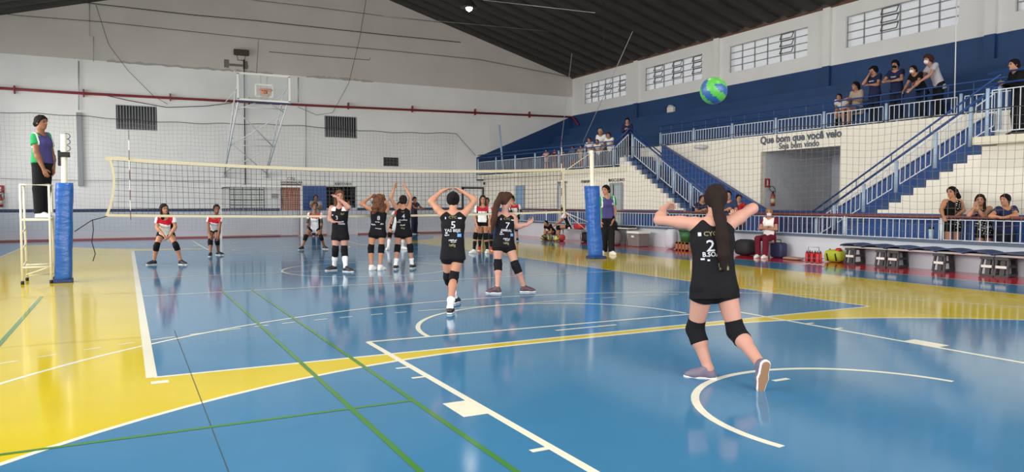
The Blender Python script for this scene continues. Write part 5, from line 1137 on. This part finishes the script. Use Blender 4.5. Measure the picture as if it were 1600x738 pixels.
def vest(n, name, big=.14):
    t = [(n, big, .01, -.165, -1, PW, 1.1), ('CYC', .05, .0, -.055, -1, GOLD, 1.15), ((.05, .02), 0, .1, -.065, -1, PW, 1), ((.016, .03), 0, -.1, -.065, -1, PW, 1)]
    if name: t.append((name, .056, .0, -.24, -1, PW, 1.05))
    t += [((.055, .045), 0, .095, -.305, -1, PBL, 1), ((.03, .02), 0, -.085, -.275, -1, PW, 1)]+dashes(.06, .02, -.08, -.305)+dashes(.12, .022, .01, -.375)+dashes(.08, .012, .02, -.4)+dashes(.09, .04, 0, -.445, -1, GOLD)
    return t
BK = dict(top=(C_BLK, 'vest'), legs=('shorts', C_SHORT, .26), pads=(C_PAD,))
# ---- serving girl, number 2
px_person('girl serving in black jersey number 2 with raised arms, nearest the camera',
    dict(hd=(1118, 313, .06), sl=(1083, 350, .02), el=(1030, 344, .08), wl=(1037, 326, .3), sr=(1141, 349, .0), er=(1176, 326, .1), wr=(1158, 336, .3),
         hl=(1099, 452, 0), hr=(1133, 452, 0), kl=(1086, 515, .12), kr=(1150, 518, -.04), al=(1107, 577, .02), ar=(1189, 570, -.37)),
    {}, 0, 345, D=depth_of(ground(1100, 592)), S=1.02, g=1.1, skin='fair', hands={'l': (1050, 318, .42), 'r': (1146, 338, .44)},
    toes={'l': (vdir(288), (0, 0, -1)), 'r': (nrm(-ZU*1.0-VR*.1+VF*.18), nrm(-VF-ZU*.2+VR*.05))}, hair=('plain', 'dark', [((1121, 322, -.02), (1125, 342, -.07), .05, .042), ((1125, 342, -.07), (1129, 370, -.12), .042, .05), ((1129, 370, -.12), (1131, 398, -.13), .05, .045), ((1131, 398, -.13), (1131, 420, -.13), .045, .022)]), 
    shoes=(S_PLUM, [S_SOLE, S_GUM]), texts=[('2', .13, -.035, -.185, -1, PW, 1.15), ('B.SOARES', .052, .01, -.25, -1, PW, 1), ('CYC', .05, -.03, -.085, -1, GOLD, 1.1), ((.025, .03), 0, -.115, -.085, -1, PW, 1), ((.03, .014), 0, -.1, -.285, -1, PW, 1), ((.02, .014), 0, -.055, -.295, -1, PW, 1), *dashes(.08, .04, .06, -.33, -1, GOLD), *dashes(.07, .03, .06, -.365, -1, GOLD)],
    res=.0072, curl=1.15, hem=.03, **BK)
# ---- number 5
px_person('girl in black jersey number 5 with hands joined over her head', dict(hd=(708, 314, .02), sl=(690, 334), el=(673, 315, .05), wl=(690, 299, .12), sr=(726, 334), er=(742, 313, .05), wr=(724, 300, .12), hl=(699, 401), hr=(716, 401), kl=(700, 433, .12), kr=(709, 433, .0)),
    {'l': (712, 474, 25), 'r': (704, 490, 8)}, 0, S=.98, hands={'l': (706, 293, .14), 'r': (708, 292, .16)}, skin='light', hair=('bun', 'black'), socks=(C_WHT, .74), texts=vest('5', 'YAS BEJE'), curl=.2, hem=.0, **BK)
# ---- number 7
px_person('girl in black jersey number 7 with long ponytail looking right', dict(hd=(790.5, 314, .02), sl=(777, 336, .0), el=(776, 352, .17), wl=(789, 350, .33), sr=(802, 339, .1), er=(807, 355, .1), wr=(824, 351, .02), hl=(778, 384), hr=(796, 385, .05), kl=(778, 413), kr=(806, 416)),
    {'l': (773, 459, 285), 'r': (823, 457, 80)}, 18, 62, S=1., hands={'r': (833, 344, .0)}, skin='fair', hair=('top', 'brown', [((783, 304, -.03), (777, 318, -.08), .045, .05), ((777, 318, -.08), (771, 345, -.1), .05, .045), ((771, 345, -.1), (768, 366, -.1), .045, .014)]), texts=vest('7', 'AMRAL'), shoes=(S_WINE, S_SOLE), hem=-.01, **BK)
# ---- number 3 facing the camera
px_person('girl in black jersey number 3 facing the camera with one forearm raised to her head', dict(hd=(530.5, 307, 0), sl=(518, 325), el=(514.5, 343, .02), wl=(521, 347, -.16), sr=(543, 326), er=(545.5, 324, -.22), wr=(528, 309, -.2), hl=(525, 370), hr=(538, 370), kl=(524, 391), kr=(538, 391)),
    {'l': (519, 423, 245), 'r': (543, 425, 125)}, 180, 175, S=1.05, hands={'l': (528, 347, -.2), 'r': (519, 303, -.16)}, skin='fair', hair=('long', 'chest'), socks=(C_WHT, .35), curl=.3, hem=.02,
    top=([C_BLK, C_WHT], 'vest', lambda q: ((q[:, 2] > -.06) & (np.abs(q[:, 0]) > .06)).astype(int)), legs=('shorts', C_SHORT, .26), pads=(C_PAD, (.1, .14)), texts=[('3', .11, -.03, -.2, 1, PW, 1), *dashes(.14, .03, .03, -.28, 1), *dashes(.12, .03, .05, -.32, 1), *dashes(.06, .04, .08, -.12, 1, GOLD), ((.025, .025), 0, -.12, -.14, 1, PW, 1)])
# ---- number 8
px_person('girl in black jersey number 8 with long curly hair', dict(hd=(592, 314, 0), sl=(581, 328), el=(564.5, 319, .05), wl=(578, 309, .18), sr=(603, 330), er=(607, 322, .22), wr=(600, 310, .3), hl=(583, 366), hr=(597, 366), kl=(579.5, 388), kr=(596, 388)),
    {'l': (583, 422.5, 50), 'r': (596, 422.5, 40)}, 0, S=1., hands={'l': (584, 304, .2)}, skin='tan', hair=('curly', 'chest'), shoes=(S_WHT, S_SOLE), socks=(C_WHT, .92), texts=[('8', .13, .02, -.17, -1, PW, 1), *dashes(.09, .02, 0, -.25), *dashes(.1, .03, -.08, -.31), *dashes(.05, .03, .09, -.29), *dashes(.12, .02, .02, -.39)], hem=.0, **BK)
# ---- number 4
px_person('girl in black jersey number 4 with both arms raised high at the net', dict(hd=(630, 314, .02), sl=(621, 327), el=(610.5, 311, .1), wl=(615.5, 295, .16), sr=(639, 326), er=(641.5, 308, .1), wr=(633.5, 293, .16), hl=(623, 366), hr=(637, 366), kl=(621, 388), kr=(641, 387)),
    {'l': (619, 420.5, 15), 'r': (645, 419.5, 25)}, 0, S=1., hands={'l': (618.5, 287, .16), 'r': (630.5, 285, .16)}, skin='light', hair=('short', 'dark'), socks=(C_WHT, .62), texts=[('4', .13, .02, -.17, -1, PW, 1), *dashes(.17, .024, 0, -.25), *dashes(.07, .03, -.09, -.29), *dashes(.11, .03, 0, -.36), *dashes(.08, .05, .01, -.43, -1, GOLD), *dashes(.06, .025, 0, -.07, -1, GOLD)], hem=.02, curl=.15, **BK)
# ---- opponents in white and red
def oz(q): z = np.zeros(len(q), int); z[np.abs(q[:, 0]) > .125] = 2; z[(q[:, 2] > -.1)] = 1; z[(np.abs(q[:, 0]) > .17)] = 0; return z
OP = dict(top=([C_WHT, C_RED, C_BLK], 'short', oz), legs=('shorts', C_SHORT, .3), pads=(C_PAD,))
px_person('crouching player in white and red at the left corner, hands together between her knees', dict(hd=(256.5, 327, -.34), sl=(247, 342, -.22), el=(245.5, 356, -.25), wl=(256, 368, -.33), sr=(271, 340, -.22), er=(274, 355, -.2), wr=(264, 370, -.3), hl=(252, 366, .08), hr=(266, 366, .08), kl=(244.5, 385, -.12), kr=(275, 384, -.12)),
    {'l': (238, 414, 240), 'r': (285, 414, 135)}, 180, 150, S=1., skin='tan', hair=('long', 'dark'), hands={'l': (261, 374, -.36), 'r': (259, 375, -.34)}, **OP)
px_person('crouching player in white and red with both hands on her knees, left of the goal', dict(hd=(338.5, 326.5, -.32), sl=(327, 341, -.2), el=(325.5, 353, -.22), wl=(328, 368, -.26), sr=(345.5, 340, -.2), er=(343.5, 353, -.2), wr=(341, 369, -.26), hl=(330, 359, .08), hr=(339.5, 359, .08), kl=(328.5, 378, -.1), kr=(339.5, 378, -.1)),
    {'l': (328.5, 401, 190), 'r': (343, 399, 120)}, 180, 165, S=.95, skin='brown', hair=('tied', 'dark'), **OP)
px_person('crouching player with dark arm sleeves before the blue wall panel', dict(hd=(492.5, 322, -.26), sl=(483.5, 335, -.18), el=(481, 348, -.18), wl=(481, 358, -.22), sr=(501, 335, -.18), er=(502.5, 348, -.18), wr=(502, 359, -.22), hl=(486.5, 357, .05), hr=(498, 357, .05), kl=(477.5, 371, -.1), kr=(501.5, 371, -.1)),
    {'l': (471, 390.5, 220), 'r': (508, 389.5, 140)}, 180, 180, S=.95, skin='brown', hair=('tied', 'brown'), sleeve_band=C_SLV, **OP)
px_person('player in white and red mostly hidden behind number 4', dict(hd=(625, 321, -.1), sl=(616, 333, -.1), el=(611, 344, -.12), wl=(608, 352, -.25), sr=(634, 333, -.1), er=(639, 344, -.1), wr=(636, 352, -.25), hl=(613, 354), hr=(627, 354), kl=(609, 367), kr=(630, 367)),
    {'l': (606, 391, 200), 'r': (631, 390, 130)}, 180, S=.97, skin='tan', hair=('tied', 'dark'), socks=(C_WHT, .35), shoes=(S_WHT, S_SOLE), **OP)
px_person('long haired player in white and red with black knee socks and white shoes', dict(hd=(754.5, 312, 0), sl=(744.5, 325), el=(742, 339, .02), wl=(745, 353, -.08), sr=(763.5, 325), er=(766.5, 340), wr=(764, 354, -.1), hl=(748, 347), hr=(759, 347), kl=(743, 368), kr=(759, 369)),
    {'l': (739, 396, 225), 'r': (761, 396, 195)}, 180, S=1., skin='tan', hair=('long', 'dark'), socks=(C_BLK, .12), shoes=(S_WHT, S_SOLE), hem=-.03, **OP)
px_person('red shoed player in white and red hidden behind the long haired one', dict(hd=(760.5, 315, .0), sl=(752.5, 327), el=(751, 339, .02), wl=(752, 350, -.08), sr=(770, 327), er=(774, 339), wr=(773, 352, -.05), hl=(755, 348), hr=(766, 348), kl=(750, 369), kr=(767, 369)),
    {'l': (749, 391.5, 190), 'r': (768, 391.5, 170)}, 180, S=.95, skin='brown', hair=('tied', 'dark'), socks=(C_BLK, .12), shoes=(S_RED, S_SOLE), **OP)
px_person('player in white and red looking left, behind the ponytail girl', dict(hd=(800, 310.5, 0), sl=(796.5, 321.5), el=(800, 334, -.2), wl=(806, 341, -.22), sr=(810.5, 321.5), er=(815, 332, -.05), wr=(808, 339, -.2), hl=(800, 341), hr=(808.5, 341), kl=(800, 357), kr=(806.5, 357)),
    {'l': (798, 377, 220), 'r': (808.5, 377, 180)}, 205, 235, S=.97, skin='light', hair=('tied', 'dark'), sleeve_band=C_BLK, **OP)
# ---- referees
def rz(q): z = np.zeros(len(q), int); z[np.abs(q[:, 0]) > .148] = 1; z[(q[:, 2] > -.02) & (np.abs(q[:, 0]) > .09)] = 1; z[(np.abs(np.abs(q[:, 0])-.148) < .012) & (q[:, 2] > -.2)] = 2; return z
RF = dict(top=([C_PUR, C_GRN, C_WHT], 'short', rz), legs=('pants', cloth('black_trousers', (24, 23, 26))), shoes=(S_WHT, S_SOLE), pads=None)
px_person('referee in green and violet shirt standing on the tall stand, looking right', dict(hd=(64.5, 192, 0), sl=(55, 214, -.1), el=(56.5, 238, -.16), wl=(68, 264, -.14), sr=(73, 213, .16), er=(82, 245, .2), wr=(83.5, 264, .12), hl=(60.5, 254, -.05), hr=(72, 254, .08), kl=(60.5, 296, -.04), kr=(70, 296, .08), al=(61.5, 332, -.05), ar=(70, 332, .08)),
    {}, 112, 132, D=depth_of((-6.0, .15, 2)), S=1.12, g=1.12, skin='brown', hair=('short', 'black'), toes={'l': (vdir(95), (0, 0, -1)), 'r': (vdir(80), (0, 0, -1))}, hem=-.02, **RF)
px_person('standing referee in violet and green shirt beside the right net post', dict(hd=(946.5, 297.5, 0), sl=(939, 311.5, -.06), el=(936.5, 331, -.02), wl=(938, 346, -.08), sr=(957.5, 310.5, .04), er=(961, 330, .05), wr=(957.5, 345, -.08), hl=(943.5, 340), hr=(954.5, 340), kl=(944, 366), kr=(955, 366)),
    {'l': (942.5, 397.5, 215), 'r': (957, 398.5, 150)}, 192, 215, S=1.2, g=1.06, skin='light', hair=('short', 'black'), hem=-.02, texts=[((.05, .05), 0, .09, -.12, 1, PW, 1)], **RF)
# ---- onlookers: standing, leaning and sitting figures from local measures
def local_person(label, base, face, pose='down', S=1., hface=None, seat=None, lean=0., spread=1., **kw):
    base = np.array(base, float); f = nrm([face[0], face[1], 0]); r = np.cross(f, ZU); P = lambda x, y, z: base+(r*x+f*y)*S+ZU*z*S
    hz = .84 if seat is None else seat/S+.09; c_, s_ = math.cos(lean), math.sin(lean)
    def Q(x, y, z): z_ = z-.84; return P(x, y*c_+z_*s_, hz+z_*c_-y*s_)
    J = dict(hd=Q(0, .03, 1.49), sl=Q(-.165, 0, 1.32), sr=Q(.165, 0, 1.32))
    for q, k in ((-1, 'l'), (1, 'r')):
        J['h'+k] = P(q*.085, 0, hz)
        if seat is None: J['k'+k] = P(q*.09, .02, .46); J['a'+k] = P(q*.1, -.01, .085)
        else: J['k'+k] = P(q*.11*spread, .42, max(hz-.03, .46 if hz > .4 else hz)); J['a'+k] = P(q*.1*spread, .4, .085)
    arms = {'down': ((.215, -.02, 1.05), (.22, .07, .82)), 'rail': ((.24, .2, 1.1), (.07, .36, 1.08)), 'crossed': ((.23, .08, 1.06), (-.04, .2, 1.12)), 'hold': ((.21, .06, 1.06), (.06, .27, 1.14)), 'lap': ((.22, .04, 1.08), (.1, .32, 1.0)), 'chin': ((.2, .12, 1.07), (.05, .26, 1.08)), 'fwd': ((.2, .22, 1.14), (.13, .46, 1.08))}[pose]
    for q, k in ((-1, 'l'), (1, 'r')):
        (ex, ey, ez), (wx, wy, wz) = arms; J['e'+k] = Q(q*ex, ey, ez); J['w'+k] = Q(q*wx, wy, wz)
        if pose == 'crossed' and q < 0: J['wl'] = Q(.06, .23, 1.08)
    if pose == 'chin': J['wr'] = Q(.06, .16, 1.36); J['er'] = Q(.2, .2, 1.14)
    hf_ = nrm(hface) if hface is not None else f
    if kw.get('hair') is None: kw['hair'] = ('short', 'dark')
    t_ = nrm(f); kw.setdefault('toes', {'l': (t_, (0, 0, -1)), 'r': (t_, (0, 0, -1))})
    return person(label, J, f if lean < .5 else nrm(f-ZU*.4), hf_, S=S, **kw)
# three girls leaning on the courtside railing
SP = [C_BLK, C_WHT]
def spots(q): a = (np.sin(q[:, 0]*78+q[:, 2]*31)*np.sin(q[:, 2]*82-q[:, 0]*22) > .62) & (q[:, 0]*0+1 > 0); return a.astype(int)
D1 = depth_of(on_x(1487, 340, 11.05))
px_person('tall girl in black jersey with white spots standing at the courtside railing', dict(hd=(1487, 301, 0), sl=(1476.5, 315), el=(1470.5, 328, .02), wl=(1474, 338, -.14), sr=(1500, 315), er=(1506, 329, .0), wr=(1493, 338.5, -.18), hl=(1481, 352), hr=(1494, 352), kl=(1481, 382), kr=(1494, 382), al=(1481, 409), ar=(1494, 409)), {}, 190, 215, D=D1, S=1.04, skin='tan', hair=('tied', 'black', [((1493, 298, .06), (1498, 308, .06), .05, .045)]),
    top=(SP, 'vest', lambda q: spots(q)*(q[:, 0] > .0)), legs=('shorts', SP[0], .34), pads=None, hem=.02, toes={'l': (vdir(190), (0, 0, -1)), 'r': (vdir(180), (0, 0, -1))}, texts=dashes(.2, .045, 0, -.33, 1)+dashes(.06, .06, .04, -.22, 1, GOLD))
D2 = depth_of(on_x(1535, 340, 11.05))
px_person('girl in spotted black jersey resting her chin on her hand at the railing', dict(hd=(1531.5, 313, -.05), sl=(1525.5, 327), el=(1513.5, 337, -.2), wl=(1523, 323, -.2), sr=(1547, 326), er=(1537, 338, -.24), wr=(1527, 326, -.24), hl=(1531, 362, .1), hr=(1544, 362, .1), kl=(1531, 390, .1), kr=(1544, 390, .1), al=(1531, 413, .1), ar=(1544, 413, .1)), {}, 185, 185, D=D2, S=1., skin='light', hair=('long', 'dark'),
    top=(SP, 'vest', spots), legs=('shorts', SP[0], .36), pads=None, hem=.04, hands={'l': (1525, 315, -.17), 'r': (1527, 318, -.18)}, toes={'l': (vdir(190), (0, 0, -1)), 'r': (vdir(180), (0, 0, -1))}, texts=dashes(.2, .045, 0, -.38, 1))
D3 = depth_of(on_x(1573, 340, 11.05))
px_person('girl in navy shirt leaning on both forearms at the railing', dict(hd=(1570.5, 313, -.06), sl=(1560, 327), el=(1547.5, 338, -.2), wl=(1563, 340, -.27), sr=(1584, 326), er=(1588, 337, -.18), wr=(1567, 340.5, -.28), hl=(1565.5, 362, .12), hr=(1579.5, 362, .12), kl=(1565, 392, .12), kr=(1579.5, 392, .12), al=(1565, 416, .12), ar=(1579, 416, .12)), {}, 185, 215, D=D3, S=1.02, skin='tan', hair=('tied', 'black'),
    top=(C_NAVY, 'short'), legs=('pants', cloth('dark_trousers', (28, 30, 42))), pads=None, hem=0, toes={'l': (vdir(190), (0, 0, -1)), 'r': (vdir(180), (0, 0, -1))}, texts=dashes(.17, .035, 0, -.2, 1))
# people by and behind the parapet
OUT = np.array([-1, -.15, 0])
PJ = cloth('jeans_dark', (34, 38, 52)); PB = cloth('black_trousers', (24, 23, 26))
def xz(u, X, z): p = on_x(u, 330, X); return (X, float(p[1]), z)
local_person('dark haired man in slate navy t-shirt standing behind the server', xz(1137, 10.05, 0), (-.6, -.8, 0), 'hold', 1.1, top=(cloth('slate_navy', (50, 58, 86)), 'short'), legs=('pants', PB), hair=('short', 'black'), skin='light', shoes=(S_WHT, S_SOLE))
local_person('person in navy holding a phone, half hidden left of the serving girl', xz(1097, 11.2, .1), (-.4, -.9, 0), 'hold', .98, top=(C_NAVY, 'short'), legs=('pants', PJ), hair=('short', 'dark'), skin='tan')
local_person('bearded man in red shirt standing behind the courtside railing', xz(1153.5, 11.25, .1), (-.5, -.85, 0), 'down', .98, top=(C_RED, 'short'), legs=('pants', PJ), hair=('short', 'black'), skin='light')
py = float(ground(1187, 403)[1])
st = empty('stool', (10.35, py, 0), 'pale plastic stool under the woman in white apron', 'stool')
mb = MB(); mb.lathe([(.17, .38), (.18, .41), (.17, .43)], (10.35, py, 0), 16); mb.build('seat', GREYP, st, True)
for a_ in range(4): mb = MB(); mb.tube([(10.35+.2*math.cos(a_*PI/2+.78), py+.2*math.sin(a_*PI/2+.78), 0), (10.35+.13*math.cos(a_*PI/2+.78), py+.13*math.sin(a_*PI/2+.78), .39)], .022, 8); mb.build('leg', GREYP, st, True)
local_person('seated woman in white apron and face mask with folded arms and maroon skirt', (10.35, py, 0), (-.9, -.25, 0), 'crossed', 1., seat=.44, top=([C_MAR, C_WHT], 'short', lambda q: (np.abs(q[:, 0]) < .15).astype(int)), legs=('pants', C_MAR), hair=('short', 'grey'), skin='light', mask=C_WHT, shoes=(S_WHT, S_SOLE), socks=(C_WHT, .5), hface=(-.7, -.5, 0))
py = float(on_x(1163, 380, 10.3)[1])
blob_bag((10.35, py, 0), (.45, .6, .44), 51, mat('black_bag', (34, 32, 36)), 'sports_bag', 'large black bag on the floor left of the woman in white apron', 'bag')
py = float(on_x(968, 345, 10.1)[1])+.4
st = empty('stool', (10.2, py, 0), 'stool hidden under the seated person behind the right referee', 'stool')
mb = MB(); mb.lathe([(.17, .38), (.18, .41), (.17, .43)], (10.2, py, 0), 16); mb.build('seat', GREYP, st, True)
for a_ in range(4): mb = MB(); mb.tube([(10.2+.2*math.cos(a_*PI/2), py+.2*math.sin(a_*PI/2), 0), (10.2+.13*math.cos(a_*PI/2), py+.13*math.sin(a_*PI/2), .39)], .022, 8); mb.build('leg', GREYP, st, True)
local_person('seated person in black with white sleeves bending forward behind the right referee', (10.2, py, 0), (-.75, .6, 0), 'lap', 1., seat=.44, lean=.45, top=([C_BLK, C_WHT], 'short', lambda q: (np.abs(q[:, 0]) > .19).astype(int)), legs=('pants', PB), hair=('short', 'black'), skin='brown')
# bench on the far left of the parapet
pb = ground(893, 377); by = float(pb[1])
local_person('player in white and red sitting on the grey metal bench', (10.05, by+.15, 0), (-.75, .65, 0), 'fwd', .98, seat=.46, lean=.35, skin='tan', hair=('long', 'dark'), **{**OP, 'pads': (C_PAD,)})
local_person('child in dark clothes squatting over the net bag of balls', (10.1, float(on_x(863, 372, 10.0)[1])+.1, 0), (-.9, -.3, 0), 'fwd', .85, seat=.22, lean=.85, top=(C_BLK, 'short'), legs=('pants', PB), hair=('short', 'black'), skin='tan')
# far end of the hall
p = on_y(493, 370, 16.35)
local_person('man in grey shirt standing before the blue wall panel with a hand to his ear', (p[0], 16.2, 0), (-.2, -1, 0), 'chin', 1.1, top=(cloth('light_grey', (152, 150, 156)), 'short'), legs=('pants', PJ), hair=('short', 'black'), skin='brown')
p = on_y(545, 340, 17.9); local_person('taller person in blue shirt in the dark doorway, leaning on the counter', (p[0], 17.85, 0), (-.35, -1, 0), 'rail', .98, lean=.2, top=(C_BLU, 'short'), legs=('pants', PJ), hair=('short', 'brown'), skin='light')
p = on_y(557, 340, 18.1); local_person('smaller person in blue shirt at the right edge of the dark doorway', (p[0], 18.2, 0), (-.35, -1, 0), 'hold', .92, top=(C_BLU, 'short'), legs=('pants', PJ), hair=('long', 'brown'), skin='light')
p = on_y(646, 330, 16.3); local_person('boy in dark shirt standing near the far wall behind number 4', (p[0], 16.2, 0), (.5, -1, 0), 'fwd', 1.06, top=(cloth('plum_shirt', (52, 40, 62)), 'short'), legs=('pants', PJ), hair=('short', 'black'), skin='brown')
# upper gallery over the tunnel
UG = 3.53
local_person('child in white shirt sitting bent forward at the upper gallery railing', xz(1317, 13.62, UG), (-1, -.25, 0), 'lap', .82, seat=.44, lean=.75, top=(C_WHT, 'short'), legs=('pants', PB), hair=('short', 'dark'), skin='light')
local_person('woman in beige top and shorts sitting at the upper gallery railing', xz(1337, 13.62, UG), (-1, .15, 0), 'hold', 1.0, seat=.44, lean=.1, top=(C_BEI, 'mid'), legs=('shorts', C_DNM, .6), hair=('tied', 'dark'), skin='light', hface=(-.8, .4, 0))
local_person('boy in navy shirt and dark cap with a hand at his mouth, upper gallery', xz(1363, 13.08, UG), (-1, .05, 0), 'chin', .96, lean=.06, top=(C_NAVY, 'short'), legs=('pants', PJ), hair=('cap', 'black'), skin='light', extras=(C_SHORT,), hface=(-.75, .55, 0), texts=dashes(.16, .04, 0, -.13, 1))
local_person('boy in navy shirt with a black face mask leaning on the upper gallery railing', xz(1397, 13.1, UG), (-1, -.1, 0), 'rail', .98, lean=.12, top=(C_NAVY, 'short'), legs=('pants', PJ), hair=('top', 'black'), skin='light', mask=C_BLK, texts=dashes(.15, .04, 0, -.13, 1))
local_person('boy in black shirt bending low beside the boy in white, upper gallery', xz(1436, 13.12, UG), (-1, .2, 0), 'fwd', .88, lean=.5, top=(C_BLK, 'short'), legs=('pants', PJ), hair=('short', 'black'), skin='light', mask=C_WHT)
local_person('boy in pale shirt and white face mask leaning forward over the upper gallery railing', xz(1462, 13.2, UG), (-.85, .5, 0), 'fwd', 1.0, lean=.38, top=(C_GRY, 'short'), legs=('pants', PB), hair=('top', 'brown'), skin='fair', mask=C_WHT)
# right landing
local_person('man in black jacket leaning at the top of the right staircase', xz(1586, 11.75, 2.84), (-.8, .55, 0), 'hold', .98, lean=.12, top=(C_BLK, 'long'), legs=('pants', PB), hair=('short', 'black'), skin='light')
local_person('woman in dark clothes at the right edge behind the man in black jacket', xz(1608, 12.45, 2.84), (-.9, .3, 0), 'hold', 1.1, top=(C_SHORT, 'long'), legs=('pants', PB), hair=('long', 'dark'), skin='fair')
# left landing and left gallery
p = on_x(980, 240, 12.0); local_person('child in dark clothes standing at the head of the left staircase', (12.0, float(p[1]), 3.13), (-.7, -.75, 0), 'hold', .9, top=(C_NAVY, 'long'), legs=('pants', PB), hair=('top', 'black'), skin='light', shoes=(S_WHT, S_SOLE))
def gal(u, off):
    n = np.array([10.85, .95, 0])/math.hypot(10.85, .95); d = ray(u, 250); p0 = np.array([10.56, YF, 0.])+n*off; t_ = ((p0-CAM) @ n)/(d @ n); q = CAM+d*t_; return (float(q[0]), float(q[1]), 2.76)
LG = (-.9, -.45, 0); GP = cloth('grey_trousers', (92, 94, 108))
local_person('brown haired child in white shirt leaning on the left gallery railing', gal(923, .42), LG, 'rail', .78, lean=.2, top=(C_WHT, 'short'), legs=('pants', GP), hair=('short', 'brown'), skin='light')
local_person('small child in white shirt with head bowed on the left gallery railing', gal(936, .42), LG, 'rail', .72, lean=.3, top=(C_WHT, 'short'), legs=('pants', GP), hair=('short', 'brown'), skin='tan')
local_person('taller blond boy in white shirt behind the small children on the left gallery', gal(942, .8), LG, 'lap', 1.0, lean=.3, top=(C_WHT, 'short'), legs=('pants', GP), hair=('short', 'blond'), skin='light')
local_person('dark haired child in white shirt nearest the left staircase on the gallery', gal(954, .45), LG, 'rail', .85, lean=.25, top=(C_WHT, 'short'), legs=('pants', GP), hair=('top', 'brown'), skin='light')
TOPS = [(cloth('pale_pink', (196, 160, 158)), 'tan', 'dark'), (C_MAR, 'light', 'brown'), (C_DNM, 'tan', 'dark'), (C_BLU, 'brown', 'dark'), (C_BEI, 'light', 'brown')]
for (u, t_, o_, s_, h_) in ((854, TOPS[0], .4, .6, 'leftmost of the small children peeping over the left gallery railing'), (867, TOPS[1], .36, .58, 'small child in maroon peeping over the left gallery railing'), (879, TOPS[2], .4, .57, 'small child in denim blue top behind the left gallery railing'), (895, TOPS[3], .36, .62, 'small child in bright blue top behind the left gallery railing'), (908, TOPS[4], .4, .62, 'small child in beige top behind the left gallery railing, left of the net post')):
    local_person(h_, gal(u, o_), LG, 'rail', s_, top=(t_[0], 'short'), legs=('shorts', GP, .6), hair=('short', t_[2]), skin=t_[1], group=None)
